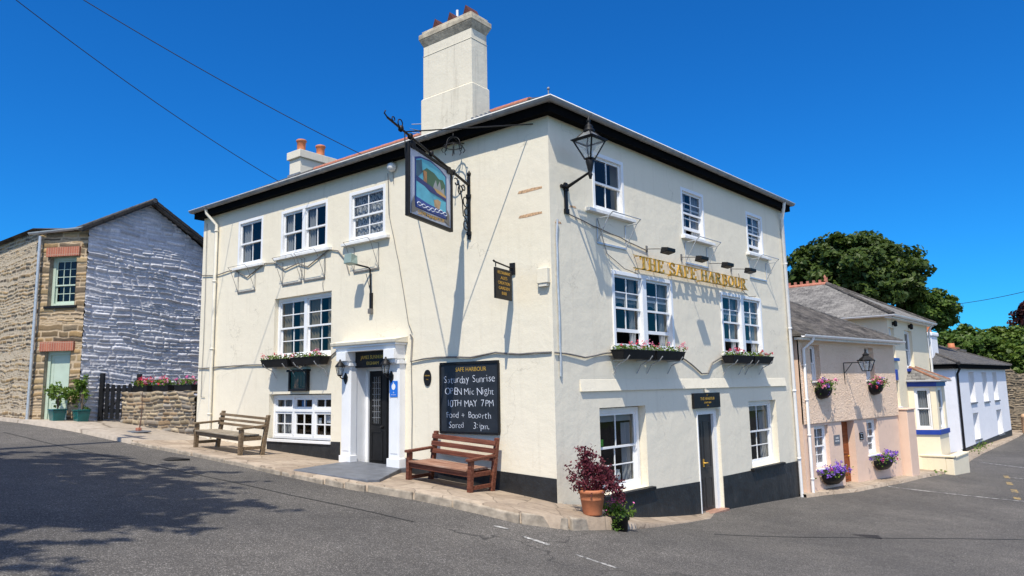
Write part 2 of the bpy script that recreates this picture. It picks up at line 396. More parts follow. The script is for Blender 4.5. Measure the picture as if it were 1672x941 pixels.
# leaves
def leaf(name,c1,c2,tr=.3,rough=.5):
    t=NT(name); ge=t.n('ShaderNodeNewGeometry')
    col=t.ramp(ge.outputs['Random Per Island'],[(0,c1),(1,c2)])
    b=t.n('ShaderNodeBsdfPrincipled'); t.l(col,b.inputs['Base Color']); b.inputs['Roughness'].default_value=rough; b.inputs['Specular IOR Level'].default_value=.3
    q=t.n('ShaderNodeBsdfTranslucent'); t.l(col,q.inputs[0]); mx=t.n('ShaderNodeMixShader'); mx.inputs[0].default_value=tr
    t.l(b.outputs[0],mx.inputs[1]); t.l(q.outputs[0],mx.inputs[2]); t.l(mx.outputs[0],t.out.inputs[0]); return t.m
M['leaf_tree']=leaf('sycamore_leaf',(.032,.062,.010),(.085,.125,.022))
M['leaf_mid']=leaf('bush_leaf',(.045,.095,.012),(.11,.17,.03))
M['leaf_bright']=leaf('hedge_leaf',(.05,.10,.012),(.14,.20,.03))
M['leaf_copper']=leaf('copper_leaf',(.045,.016,.018),(.10,.035,.03))
M['leaf_purple']=leaf('purple_foliage',(.07,.012,.022),(.20,.045,.06))
M['leaf_green']=leaf('fresh_leaf',(.06,.13,.015),(.17,.25,.04))
M['leaf_lime']=leaf('lime_leaf',(.16,.24,.02),(.30,.34,.05))
M['fl_red']=leaf('red_petal',(.60,.02,.05),(.80,.10,.18),.2)
M['fl_pink']=leaf('pink_petal',(.70,.10,.25),(.85,.42,.55),.2)
M['fl_mag']=leaf('magenta_petal',(.45,.02,.18),(.75,.16,.42),.2)
M['fl_purple']=leaf('purple_petal',(.14,.05,.42),(.38,.20,.72),.2)
M['fl_white']=leaf('white_petal',(.7,.65,.68),(.85,.8,.82),.2)
M['bark']=plain('bark',(.10,.075,.05),.9,.4,12,.9,14)
# ------------------------------------------------------------------ rubble masonry with real relief
def wob(X,Z,seed,f,n=5):
    r=np.random.default_rng(seed); o=np.zeros_like(X)
    for k in range(n):
        a=r.uniform(0,6.28); ff=f*r.uniform(.5,1.8); o+=np.sin((X*math.cos(a)+Z*math.sin(a))*ff+r.uniform(0,6.28))
    return o/n
def rubble(name,T,x0,x1,z0,z1,mat,parent=None,seed=1,ch=(.05,.15),sl=(.15,.6),relief=.03,mort=.010,res=.025,stones=((.3,.24,.17),),mortar=(.5,.42,.32),top=None,holes=(),wav=.03,lip=0.0,tilt=.0,white=False,base=0.0,soft=.02,rough=.004,patch=0.0,spike=False):
    r=np.random.default_rng(seed)
    nx=max(2,int((x1-x0)/res)+1); nz=max(2,int((z1-z0)/res)+1)
    xs=np.linspace(x0,x1,nx); zs=np.linspace(z0,z1,nz)
    for h in holes:
        for a in h[:2]: i=np.argmin(abs(xs-a)); xs[i]=a
        for a in h[2:4]: i=np.argmin(abs(zs-a)); zs[i]=a
    X,Z=np.meshgrid(xs,zs)
    zz=Z+wav*wob(X,Z*2.5,seed+1,2.2)+.5*wav*wob(X,Z,seed+2,7)+tilt*(X-x0)
    xx=X+.6*wav*wob(X,Z,seed+3,9)
    zb=[zz.min()-.2]
    while zb[-1]<zz.max()+.2: zb.append(zb[-1]+r.uniform(*ch)*(1 if r.random()<.75 else .55))
    zb=np.array(zb); ci=np.clip(np.searchsorted(zb,zz)-1,0,len(zb)-2)
    H=np.zeros_like(X); C=np.zeros(X.shape+(3,))
    st=np.array(stones); mc=np.array(mortar)
    for c in range(len(zb)-1):
        m=ci==c
        if not m.any(): continue
        hgt=zb[c+1]-zb[c]
        xb=[x0-1-r.uniform(0,.5)]
        while xb[-1]<x1+1: xb.append(xb[-1]+max(hgt*.7,r.uniform(*sl)*(.6+hgt/ch[1])))
        xb=np.array(xb); j=np.clip(np.searchsorted(xb,xx[m])-1,0,len(xb)-2)
        prot=(r.uniform(.25,1,len(xb))**(2.2 if spike else 1))*relief; tl=r.uniform(-.5,.5,len(xb)); tz=r.uniform(-.6,.6,len(xb))+lip
        colr=st[r.integers(0,len(st),len(xb))]*r.uniform(.7,1.25,(len(xb),1))
        ml=r.uniform(.6,1.9,len(xb))*mort
        X_=xx[m]; Z_=zz[m]
        dx=np.minimum(X_-xb[j],xb[j+1]-X_); dz=np.minimum(Z_-zb[c],zb[c+1]-Z_)
        e=np.minimum(dx,dz)-ml[j]
        p=np.clip(e/soft,0,1); p=p*p*(3-2*p)
        u=(X_-xb[j])/(xb[j+1]-xb[j])-.5; w=(Z_-zb[c])/hgt-.5
        H[m]=p*prot[j]*(1+.5*tl[j]*u+.7*tz[j]*w)
        q=np.clip(e/(soft*.5)+.2,0,1)[:,None]
        C[m]=colr[j]*q+mc*(1-q)
    if patch: H*=1-patch+patch*np.clip(wob(X,Z*1.6,seed+9,1.5)*1.8+.55,0,1)
    H+=rough*wob(X,Z,seed+5,40,8)+.008*wob(X,Z,seed+6,3)
    C*=1+.10*wob(X,Z,seed+8,30,6)[...,None]
    C=np.clip(C,.01,.9)
    if top is not None:
        lim=top(X); Z=np.minimum(Z,lim)
    P=np.stack([X,-(H+base),Z],-1).reshape(-1,3)
    idx=np.arange(nx*nz).reshape(nz,nx)
    a=idx[:-1,:-1];b=idx[:-1,1:];c_=idx[1:,1:];d=idx[1:,:-1]
    cx=(X[:-1,:-1]+X[1:,1:])/2; cz=(Z[:-1,:-1]+Z[1:,1:])/2
    keep=np.ones(a.shape,bool)
    for h in holes: keep&=~((cx>h[0])&(cx<h[1])&(cz>h[2])&(cz<h[3]))
    if top is not None: keep&=(Z[1:,:-1]-Z[:-1,:-1]>1e-5)|(Z[1:,1:]-Z[:-1,1:]>1e-5)
    F=np.stack([a,b,c_,d],-1)[keep]
    if T is not None:
        m4=np.array(T); P=P@m4[:3,:3].T+m4[:3,3]
    return mesh_np(name,P,F,mat,parent,True,C.reshape(-1,3))

# ------------------------------------------------------------------ leaves
def quads(centres,size,seed=0,up=.3,aspect=.6,outward=None,ctr=None,jit=.35):
    r=np.random.default_rng(seed); n=len(centres); c=np.asarray(centres,float)
    nr=r.normal(size=(n,3)); nr/=np.linalg.norm(nr,axis=1,keepdims=True)
    if outward is not None and ctr is not None:
        o=c-np.asarray(ctr); o/=np.linalg.norm(o,axis=1,keepdims=True)+1e-6; nr=nr+outward*o
    nr[:,2]+=up; nr/=np.linalg.norm(nr,axis=1,keepdims=True)
    t=r.normal(size=(n,3)); t-=nr*(t*nr).sum(1,keepdims=True); t/=np.linalg.norm(t,axis=1,keepdims=True)+1e-9
    b=np.cross(nr,t); s=(size*r.uniform(1-jit,1+jit,n))[:,None]
    fold=nr*s*.18
    V=np.stack([c-t*s, c-b*s*aspect+fold, c+t*s, c+b*s*aspect+fold],1).reshape(-1,3)
    F=np.arange(4*n).reshape(n,4)
    return V,F
def leafobj(name,centres,size,mat,parent=None,seed=0,**k):
    V,F=quads(centres,size,seed,**k); return mesh_np(name,V,F,mat,parent)
def blob_points(n,c,rad,seed=0,shell=.5):
    r=np.random.default_rng(seed); d=r.normal(size=(n,3)); d/=np.linalg.norm(d,axis=1,keepdims=True)
    q=(shell+(1-shell)*r.random(n)**.6)[:,None]
    return np.asarray(c)+d*q*np.asarray(rad)
def crown_points(c,rad,nclump,nleaf,seed,cl=(.5,1.0),flat=.6,zmin=-.75,low=1.0):
    r=np.random.default_rng(seed); pts=[]
    for k in range(nclump):
        d=r.normal(size=3); d/=np.linalg.norm(d)
        if d[2]<zmin: d[2]*=-.5
        q=r.uniform(.35,1.0)**.55
        cc=np.asarray(c)+d*q*np.asarray(rad)
        cr=r.uniform(*cl)
        p=r.normal(size=(nleaf,3)); p/=np.linalg.norm(p,axis=1,keepdims=True)
        p*=(r.random((nleaf,1))**.45)*cr; p[:,2]*=flat
        pts.append(cc+p)
    return np.concatenate(pts)
def tree(name,label,cat,x,y,zb,c,rad,nclump,nleaf,size,mat,seed,trunk_r=.25,group=None,cl=(.5,1.0),limbs=7,flat=.6,zmin=-.75):
    o=thing(name,label,cat,(x,y,zb),0,group)
    cc=np.array(c)-np.array((x,y,zb))
    pts=crown_points(cc,rad,nclump,nleaf,seed,cl,flat,zmin)
    leafobj('crown',pts,size,mat,o,seed+1,up=.45,outward=.9,ctr=cc-np.array((0,0,rad[2]*.3)))
    m=MB(); r=np.random.default_rng(seed+2)
    fork=np.array((cc[0]*.6,cc[1]*.6,max(.8,cc[2]-rad[2]*.75)))
    m.tube([(0,0,-.3),(fork[0]*.3,fork[1]*.3,fork[2]*.5),tuple(fork)],[trunk_r*1.25,trunk_r,trunk_r*.8],9)
    for k in range(limbs):
        a=2*math.pi*k/limbs+r.uniform(-.3,.3); q=r.uniform(.5,.85)
        e=cc+np.array((math.cos(a)*rad[0]*q,math.sin(a)*rad[1]*q,rad[2]*r.uniform(-.2,.6)))
        mid=(fork+e)/2+r.normal(size=3)*.15+np.array((0,0,.15))
        m.tube([tuple(fork),tuple(mid),tuple(e)],[trunk_r*.5,trunk_r*.3,trunk_r*.08],6)
    m.build('trunk',M['bark'],o)
    return o

# ------------------------------------------------------------------ writing
_bf=None
def text_mesh(txt,size,ext=.0,spacing=1.0,shear=0,off=0):
    cu=bpy.data.curves.new('txt','FONT'); cu.body=txt; cu.size=size; cu.extrude=ext; cu.align_x='CENTER'; cu.align_y='CENTER'
    cu.space_character=spacing; cu.shear=shear; cu.resolution_u=3; cu.offset=off
    ob=bpy.data.objects.new('txt',cu); COL.objects.link(ob)
    bpy.context.view_layer.update()
    dg=bpy.context.evaluated_depsgraph_get()
    me=bpy.data.meshes.new_from_object(ob.evaluated_get(dg))
    vs=[tuple(v.co) for v in me.vertices]; fs=[tuple(p.vertices) for p in me.polygons]
    bpy.data.objects.remove(ob); bpy.data.curves.remove(cu); bpy.data.meshes.remove(me)
    return vs,fs
def add_text(mb,txt,x,y,z,size,width=None,ext=.0015,rot=0,spacing=1.0,shear=0,off=0):
    vs,fs=text_mesh(txt,size,ext,spacing,shear,off)
    if not vs: return
    xs=[v[0] for v in vs]; w=max(xs)-min(xs); k=(width/w) if width else 1
    c,s=math.cos(rot),math.sin(rot)
    out=[]
    for a,b,d in vs:
        a*=k; out.append((x+a*c-b*s,y-d,z+a*s+b*c))
    mb.add(out,fs)
def ribbon(mb,pts,ws,y0,y1):
    n=len(pts)
    for i in range(n-1):
        (xa,za),(xb,zb)=pts[i],pts[i+1]; dx,dz=xb-xa,zb-za; l=math.hypot(dx,dz) or 1
        nx,nz=-dz/l,dx/l; wa,wb=ws[i]/2,ws[i+1]/2
        ex,ez=dx/l*.008,dz/l*.008
        o=[(xa-nx*wa-ex,za-nz*wa-ez),(xb-nx*wb+ex,zb-nz*wb+ez),(xb+nx*wb+ex,zb+nz*wb+ez),(xa+nx*wa-ex,za+nz*wa-ez)]
        mb.prism(o,y0,y1)
GL={
'T':(.80,[('r',.31,0,.49,1),('r',.02,.90,.78,1),('r',.02,.72,.09,1),('r',.71,.72,.78,1),('r',.20,0,.60,.07)]),
'H':(.92,[('r',.10,0,.27,1),('r',.65,0,.82,1),('r',.27,.46,.65,.55),('r',.01,0,.36,.07),('r',.01,.93,.36,1),('r',.56,0,.91,.07),('r',.56,.93,.91,1)]),
'E':(.76,[('r',.10,0,.27,1),('r',.01,.91,.68,1),('r',.01,0,.72,.09),('r',.27,.46,.52,.55),('r',.61,.72,.68,1),('r',.65,0,.72,.28),('r',.46,.36,.52,.65)]),
'F':(.72,[('r',.10,0,.27,1),('r',.01,.91,.68,1),('r',.01,0,.38,.08),('r',.27,.46,.52,.55),('r',.61,.72,.68,1),('r',.46,.36,.52,.65)]),
'A':(.90,[('l',.08,.03,.43,1,.08),('l',.43,1,.78,.03,.18),('r',.22,.28,.62,.36),('r',-.02,0,.20,.07),('r',.62,0,.92,.07)]),
'S':(.68,[('a',.33,.735,.25,.22,30,275,.11,.15),('a',.33,.26,.27,.22,-150,95,.11,.15),('r',.53,.70,.60,.98),('r',.04,.02,.11,.32)]),
'R':(.90,[('r',.10,0,.27,1),('r',.01,0,.38,.07),('r',.01,.93,.34,1),('a',.34,.735,.27,.225,-90,90,.10,.16),('r',.27,.91,.36,1),('r',.27,.47,.36,.56),('l',.36,.52,.76,.03,.17),('r',.64,0,.90,.07)]),
'B':(.80,[('r',.10,0,.27,1),('r',.01,0,.36,.08),('r',.01,.92,.36,1),('a',.36,.745,.24,.21,-90,90,.09,.15),('a',.36,.27,.29,.23,-90,90,.09,.16),('r',.27,.46,.38,.55)]),
'O':(.90,[('a',.44,.5,.35,.44,0,360,.10,.17)]),
'U':(.88,[('r',.10,.32,.27,1),('r',.66,.32,.77,1),('a',.445,.34,.27,.28,180,360,.13,.15),('r',.01,.93,.36,1),('r',.56,.93,.87,1)]),
}
def glyph(mb,ch,x,z,sx,sz,y0,y1):
    w,st=GL[ch]
    for s_ in st:
        if s_[0]=='r': mb.box(x+s_[1]*sx,x+s_[3]*sx,y0,y1,z+s_[2]*sz,z+s_[4]*sz)
        elif s_[0]=='l':
            k=s_[5]/2; mb.prism([(x+(s_[1]-k)*sx,z+s_[2]*sz),(x+(s_[1]+k)*sx,z+s_[2]*sz),(x+(s_[3]+k)*sx,z+s_[4]*sz),(x+(s_[3]-k)*sx,z+s_[4]*sz)][::1 if s_[4]>s_[2] else -1],y0,y1)
        else:
            _,cx,cz,rx,rz,a0,a1,w0,w1=s_; n=14; p=[];ws=[]
            for i in range(n+1):
                a=R(a0+(a1-a0)*i/n); p.append((x+(cx+rx*math.cos(a))*sx,z+(cz+rz*math.sin(a))*sz)); ws.append((w0+(w1-w0)*abs(math.cos(a)))*(sx+sz)/2)
            ribbon(mb,p,ws,y0,y1)
    return w
def word(parent,name,txt,x0,x1,z,h,y0,y1,mat,T=None,each=True,space=.55):
    tot=sum(GL[c][0]+.10 if c!=' ' else space for c in txt); sx=(x1-x0)/tot; x=x0
    mb=MB(T)
    for c in txt:
        if c==' ': x+=space*sx; continue
        if each: mb=MB(T)
        w=glyph(mb,c,x,z,sx,h,y0,y1); x+=(w+.10)*sx
        if each: mb.build(name,mat,parent)
    if not each: mb.build(name,mat,parent)

# ------------------------------------------------------------------ windows
I4=Matrix.Identity(4)
def drape(mb,x0,x1,z0,z1,y,waves=5,amp=.03,n=None):
    n=n or waves*8
    for i in range(n):
        a,b=i/n,(i+1)/n
        ya=y+amp*math.sin(a*waves*2*math.pi); yb=y+amp*math.sin(b*waves*2*math.pi)
        mb.add([(x0+(x1-x0)*a,ya,z0),(x0+(x1-x0)*b,yb,z0),(x0+(x1-x0)*b,yb,z1),(x0+(x1-x0)*a,ya,z1)],[(0,1,2,3)],True)
def window(parent,T,x0,x1,z0,z1,y=0.03,bays=1,cols=2,rt=1,rb=1,opening=0.0,split=.5,fw=.07,proud=.0,mull=.10,curtain=None,sill=None,frame='white',bar=.022,open_bays=None,extra=None):
    """sash window in a wall facing -y: casing front at depth y"""
    w=MB(T); d=.10
    ya,yb=y-proud,y+d
    w.box(x0,x0+fw,ya,yb,z0,z1); w.box(x1-fw,x1,ya,yb,z0,z1)
    w.box(x0+fw,x1-fw,ya,yb,z1-fw,z1); w.box(x0+fw,x1-fw,ya,yb,z0,z0+fw*.8)
    W=(x1-x0-2*fw-(bays-1)*mull)/bays
    for b in range(1,bays):
        xa=x0+fw+b*W+(b-1)*mull; w.box(xa,xa+mull,ya,yb,z0+fw*.8,z1-fw)
    wo=w.build('window',M[frame],parent,bevel=.004)
    pn=MB(T); cu=MB(T); 
    za,zb=z0+fw*.8,z1-fw; zm=za+(zb-za)*split
    for b in range(bays):
        xa=x0+fw+b*(W+mull); xb=xa+W
        op=opening if (open_bays is None or b in open_bays) else 0
        for k,(p,q,rows,yy) in enumerate(((zm-.02,zb,rt,y+.025),(za+op,zm+.02+op*.9,rb,y+.058))):
            s=MB(T); st=.042; rl=.05 if k==0 else .065
            s.box(xa,xa+st,yy,yy+.03,p,q); s.box(xb-st,xb,yy,yy+.03,p,q)
            s.box(xa+st,xb-st,yy,yy+.03,q-(.045 if k==0 else .04),q); s.box(xa+st,xb-st,yy,yy+.03,p,p+(.04 if k==0 else rl))
            ix0,ix1=xa+st,xb-st; iz0,iz1=p+(.04 if k==0 else rl),q-.04
            for c in range(1,cols):
                x=ix0+(ix1-ix0)*c/cols; s.box(x-bar/2,x+bar/2,yy+.003,yy+.027,iz0,iz1)
            for r_ in range(1,rows):
                z=iz0+(iz1-iz0)*r_/rows
                for c in range(cols):
                    xl=ix0+(ix1-ix0)*c/cols+(bar/2 if c else 0); xr=ix0+(ix1-ix0)*(c+1)/cols-(bar/2 if c<cols-1 else 0)
                    s.box(xl,xr,yy+.004,yy+.026,z-bar/2,z+bar/2)
            s.build('sash',M[frame],wo,bevel=.003)
            # panes, each very slightly out of plane so reflections break
            for c in range(cols):
                for r_ in range(rows):
                    e=[random.uniform(-.0016,.0016) for _ in range(4)]
                    xl=ix0+(ix1-ix0)*c/cols-.004; xr=ix0+(ix1-ix0)*(c+1)/cols+.004
                    zl=iz0+(iz1-iz0)*r_/rows-.004; zr=iz0+(iz1-iz0)*(r_+1)/rows+.004
                    yp=yy+.014
                    pn.quad((xl,yp+e[0],zl),(xr,yp+e[1],zl),(xr,yp+e[2],zr),(xl,yp+e[3],zr))
        yc=y+.115
        if curtain in('drape','beige','drapeL'):
            drape(cu,xa,xa+W*.34,za,zb,yc,3)
            if curtain!='drapeL': drape(cu,xb-W*.34,xb,za,zb,yc,3)
        if curtain=='full': drape(cu,xa,xb,za,zb,yc,5,.02)
        if curtain=='net': drape(cu,xa,xb,za+.02,zb,yc,7,.012)
        if curtain=='cafe':
            n=24
            for i in range(n):
                a,bb=i/n,(i+1)/n; f=lambda q: zm+.08+.03*abs(math.sin(q*4*math.pi))
                cu.quad((xa+W*a,yc,f(a)),(xa+W*bb,yc,f(bb)),(xa+W*bb,yc,zm+(zb-zm)*.52),(xa+W*a,yc,zm+(zb-zm)*.52))
            drape(cu,xa,xa+W*.18,za,zb,yc+.06,2); drape(cu,xb-W*.18,xb,za,zb,yc+.06,2)
        if curtain=='blind': cu.box(xa,xb,yc,yc+.01,zb-.16,zb); 
        if curtain=='blind': drape(cu,xb-W*.22,xb,za,zb-.2,yc+.04,2)
    pn.build('pane',M['glass'],wo)
    cm={'beige':'beigecurtain','net':'lace'}.get(curtain,'curtain')
    if cu.v: cu.build('curtain',M[cm],wo)
    if sill:
        sx0,sx1,sp,sh,sm=sill
        sb=MB(T); sb.hexa([(sx0,-sp,z0-sh),(sx1,-sp,z0-sh),(sx1,y+.02,z0-sh),(sx0,y+.02,z0-sh),(sx0,-sp,z0-.012),(sx1,-sp,z0-.012),(sx1,y+.02,z0),(sx0,y+.02,z0)])
        sb.build('sill',M[sm],wo,bevel=.004)
    return wo
def bracket_frame(mb,x0,x1,z,drop,out,r=.008):
    # empty window box holder of bent iron rod
    for x in (x0,x1): mb.tube([(x,-.012,z),(x,-out*.75,z+.0),(x,-out,z+.07)],r,5); 
    mb.tube([(x0,-out,z+.07),(x1,-out,z+.07)],r,5)
    for x in (x0,x1): mb.tube([(x,-.012,z-drop),(x,-out*.75,z)],r,5)
    mb.tube([(x0,-.014,z-drop),(x0,-.014,z)],r*.9,5); mb.tube([(x1,-.014,z-drop),(x1,-.014,z)],r*.9,5)
    mb.box(x0-.015,x1+.015,-.022,-.002,z-drop-.035,z-drop)
RT=Matrix.Rotation(R(86),4,'Z')
# ================================================================== THE PUB
pub = thing('pub','large cream three-storey corner pub with hipped slate roof and tall chimney','pub',(0,0,0))
LO=[(-9.43,-8.36,5.17,6.32,.3),(-7.62,-5.90,5.20,6.28,.3),(-5.17,-4.04,5.20,6.27,.3),(-7.80,-5.72,2.88,4.25,.3),(-7.92,-5.68,1.10,2.08,.3),(-4.95,-3.70,.2,2.93,.5)]
RO=[(1.22,2.22,5.26,6.34,.3),(4.38,5.38,5.24,6.30,.3),(7.53,8.46,5.27,6.30,.3),(1.70,3.82,2.83,4.22,.3),(5.93,8.06,2.80,4.18,.3),(1.20,2.66,.30,1.76,.35),(4.57,5.58,-.9,1.60,.5),(7.06,8.60,.22,1.72,.35)]
w=MB(); w.wallpanel(-11.1,0,-.6,6.68,LO)
w.T=RT; w.wallpanel(0,9.75,-1.4,6.68,RO)
w.quad((9.75,0,-1.4),(9.75,4,-1.4),(9.75,4,6.68),(9.75,0,6.68)); w.quad((9.75,4,-1.4),(4,4,-1.4),(4,4,6.68),(9.75,4,6.68))
w.T=None
q=RT@Vector((4,4,0))
w.quad((-11.1,4,-.6),(-11.1,0,-.6),(-11.1,0,6.68),(-11.1,4,6.68)); w.quad((q.x,q.y,-1.4),(-11.1,4,-1.4),(-11.1,4,6.68),(q.x,q.y,6.68))
w.build('wall',M['cream'],pub)
# dim rooms behind the glass
rm=MB()
for z0,z1 in ((.3,2.5),(2.55,4.7),(4.75,6.6)):
    rm.box(-11.0,-.5,2.6,2.65,z0,z1); rm.box(-11.0,-.5,.32,2.6,z0-.03,z0); rm.box(-11,-.5,.32,2.6,z1,z1+.02)
rm.T=RT
for z0,z1 in ((-.6,2.3),(2.55,4.7),(4.75,6.6)):
    rm.box(.6,9.6,2.6,2.65,z0,z1); rm.box(.6,9.6,.36,2.6,z0-.03,z0); rm.box(.6,9.6,.36,2.6,z1,z1+.02)
rm.build('interior',M['room'],pub)
# plinth
pl_=MB()
def plin(mb,x0,x1,zt0,zt1,zb,p=.016): mb.prism([(x0,zb),(x1,zb),(x1,zt1),(x0,zt0)],-p,.0)
for T_,a_ in ((None,(-7.95,-5.36,1.10,1.10,.3)),(None,(-3.45,-.0,.87,.70,-.2)),(RT,(1.15,4.56,.275,.18,-1.3)),(RT,(5.60,9.75,.18,.15,-1.4))):
    pl_=MB(T_); plin(pl_,*a_); pl_.build('plinth',M['plinth'],pub,bevel=.004)
sc_=MB(RT)
sc_.hexa([(.67,-.04,2.05),(9.25,-.04,2.05),(9.25,.0,2.05),(.67,.0,2.05),(.67,-.004,2.24),(9.25,-.004,2.24),(9.25,.0,2.25),(.67,.0,2.25)])
sc_.build('string_course',M['cream'],pub)
for a,b,z in ((-.67,-.15,5.45),(-.66,-.16,5.02)): sr=MB(); sr.prism([(a,z-.022),(a+.15,z-.03),(b,z-.015),(b,z+.02),(b-.2,z+.028),(a+.03,z+.02)],-.003,0); sr.build('rust_patch',M['rust'],pub)
for a,b,z in ((.52,.72,5.20),(.12,.3,4.86)): sr=MB(RT); sr.prism([(a,z-.02),(b,z-.015),(b-.03,z+.02),(a+.04,z+.015)],-.003,0); sr.build('rust_patch',M['rust'],pub)
# offset ring of the eaves
D_=RT@Vector((9.75,0,0)); E_=RT@Vector((9.75,4,0))
FP=[Vector((-11.1,4)),Vector((-11.1,0)),Vector((0,0)),Vector((D_.x,D_.y)),Vector((E_.x,E_.y)),Vector((q.x,q.y))]
def offs(P,o):
    n=len(P); out=[]
    for i in range(n):
        a,b,c=P[i-1],P[i],P[(i+1)%n]
        d1=(b-a).normalized(); d2=(c-b).normalized()
        n1=Vector((d1.y,-d1.x)); n2=Vector((d2.y,-d2.x))
        k=(n1+n2); out.append(b+k*(o/(1+n1.dot(n2))))
    return out
O0=offs(FP,0);O1=offs(FP,.16);O2=offs(FP,.18)
so=MB()
for i in range(6):
    a,b=O0[i],O0[(i+1)%6]; c,d=O1[(i+1)%6],O1[i]
    so.quad((a.x,a.y,6.67),(b.x,b.y,6.67),(c.x,c.y,6.67),(d.x,d.y,6.67))
    e,f=O2[i],O2[(i+1)%6]
    so.add([(d.x,d.y,6.655),(c.x,c.y,6.655),(f.x,f.y,6.655),(e.x,e.y,6.655),(d.x,d.y,6.86),(c.x,c.y,6.86),(f.x,f.y,6.86),(e.x,e.y,6.86)],[(0,1,2,3),(3,2,6,7),(0,4,5,1)])
so.build('soffit',M['soffit'],pub)
OG=offs(FP,.225)
g=MB(); pth=[(OG[i].x,OG[i].y,6.865) for i in range(5)]
def gutter(mb,p,r,n=8):
    # half round channel, open upwards, mitred at corners
    P=[Vector(v) for v in p]; m=len(P); rows=[]
    for i in range(m):
        d1=(P[i]-P[i-1]).normalized() if i else (P[1]-P[0]).normalized()
        d2=(P[i+1]-P[i]).normalized() if i<m-1 else d1
        n1=Vector((d1.y,-d1.x,0)); n2=Vector((d2.y,-d2.x,0)); k=(n1+n2)/(1+n1.dot(n2))
        rows.append([P[i]+k*(r*math.cos(a))+Vector((0,0,-r*math.sin(a)*1.1)) for a in [math.pi*j/n for j in range(n+1)]]+[P[i]+k*((r-.008)*math.cos(a))+Vector((0,0,-(r-.008)*math.sin(a)*1.1)) for a in [math.pi*(n-j)/n for j in range(n+1)]])
    L_=len(rows[0]); vs=[v for r_ in rows for v in r_]; fs=[]
    for i in range(m-1):
        for j in range(L_):
            j2=(j+1)%L_; fs.append((i*L_+j,(i+1)*L_+j,(i+1)*L_+j2,i*L_+j2))
    mb.add(vs,fs,False); mb.add(rows[0],[tuple(range(L_))]); mb.add(rows[-1],[tuple(range(L_-1,-1,-1))])
gutter(g,pth,.062)
go=g.build('gutter',M['gutter'],pub)
lp=MB(); OL=offs(FP,.288)
lp.tube([(OL[i].x,OL[i].y,6.872) for i in range(5)],.013,6); lp.build('gutter_lip',M['white_old'],go)
jb=MB()   # gutter joints
for k in range(7):
    x=-10.6+k*1.6; gutter(jb,[(x-.03,OG[1].y,6.866),(x+.03,OG[1].y,6.866)],.069)
jb.T=RT
for k in range(6): gutter(jb,[(.9+k*1.65-.03,-.225,6.866),(.9+k*1.65+.03,-.225,6.866)],.069)
jb.build('gutter_joint',M['gutter'],go)
# roof
OR=offs(FP,.20); zr=6.87; hp=.55
P1=Vector((-9.1,2.0,zr+2.2*hp)); P3=RT@Vector((7.75,2.0,zr+2.2*hp))
bis=(OR[2]-O0[2]).normalized(); k2=2.0/ (abs(bis.y)); P2=Vector((-bis.x*k2,-bis.y*k2,zr+2.2*hp))
rf=MB(); o3=[Vector((p.x,p.y,zr)) for p in OR]
rf.add([o3[1],o3[2],P2,P1],[(0,1,2,3)]); rf.tri(o3[0],o3[1],P1); rf.add([o3[5],o3[0],P1,P2],[(0,1,2,3)])
rf.add([o3[2],o3[3],P3,P2],[(0,1,2,3)]); rf.tri(o3[3],o3[4],P3); rf.add([o3[4],o3[5],P2,P3],[(0,1,2,3)])
rfo=rf.build('roof',M['slate'],pub)
rd=MB()
def ridge(mb,a,b,r=.085,seg=.45):
    a=Vector(a);b=Vector(b); n=max(1,int((b-a).length/seg)); d=(b-a)/n
    for i in range(n):
        p=a+d*i; mb.tube([p-Vector((0,0,.03)),p+d*1.02-Vector((0,0,.03))],[r,r*.93],8)
for a,b in ((P1,P2),(P2,P3)): rd=MB(); ridge(rd,a,b); rd.build('ridge_tile',M['redtile'],rfo)
for a,b in ((o3[1],P1),(o3[2],P2),(o3[3],P3)): hp_=MB(); ridge(hp_,a+Vector((0,0,.0)),b,.06,.5); hp_.build('hip_tile',M['slate'],rfo)
fi=MB(); c_=o3[2]
fi.tube([(c_.x-.05,c_.y+.05,zr),(c_.x-.05,c_.y+.05,zr+.17)],.011,6); fi.lathe([(0,.16),(.022,.17),(.026,.19),(.015,.21),(0,.215)],10,(c_.x-.05,c_.y+.05,zr)); fi.build('finial',M['lead'],rfo)
# tall chimney
ch=thing('x','','');bpy.data.objects.remove(ch)
cs=MB(); cs.box(-3.12,-1.77,.10,.60,6.5,7.80)
cs.hexa([(-3.12,.10,7.80),(-1.77,.10,7.80),(-1.77,.60,7.80),(-3.12,.60,7.80),(-3.085,.125,7.83),(-1.80,.125,7.83),(-1.80,.58,7.83),(-3.085,.58,7.83)])
cs.box(-3.085,-1.80,.125,.58,7.83,8.70)
cs.box(-3.092,-1.793,.118,.587,8.70,8.712)
cs.box(-3.08,-1.805,.13,.575,8.712,8.95)
cho=cs.build('chimney',M['chim'],pub,bevel=.012)
cc=MB()
cc.hexa([(-3.08,.13,8.90),(-1.805,.13,8.90),(-1.805,.575,8.90),(-3.08,.575,8.90),(-3.145,.06,9.05),(-1.735,.06,9.05),(-1.735,.645,9.05),(-3.145,.645,9.05)])
cc.box(-3.15,-1.73,.055,.65,9.05,9.16); cc.box(-3.10,-1.78,.10,.60,9.16,9.23)
cc.build('chimney_cap',M['capstone'],cho,bevel=.014)
for x in (-2.80,-2.40,-1.98):
    m=MB()
    p=.12
    m.add([(x-p,.20,9.23),(x+p,.20,9.23),(x+p,.48,9.23),(x-p,.48,9.23),(x,.17,9.45),(x,.51,9.45)],[(0,1,4),(2,3,5),(1,2,5,4),(3,0,4,5)])
    m.build('chimney_cowl',M['cowl'],cho)
m=MB(); m.tube([(-2.45,.45,9.2),(-2.45,.45,9.62)],.026,8); m.build('flue_pipe',M['white'],cho)
fl=MB(); fl.box(-3.15,-1.74,.06,.10,6.86,7.02); 
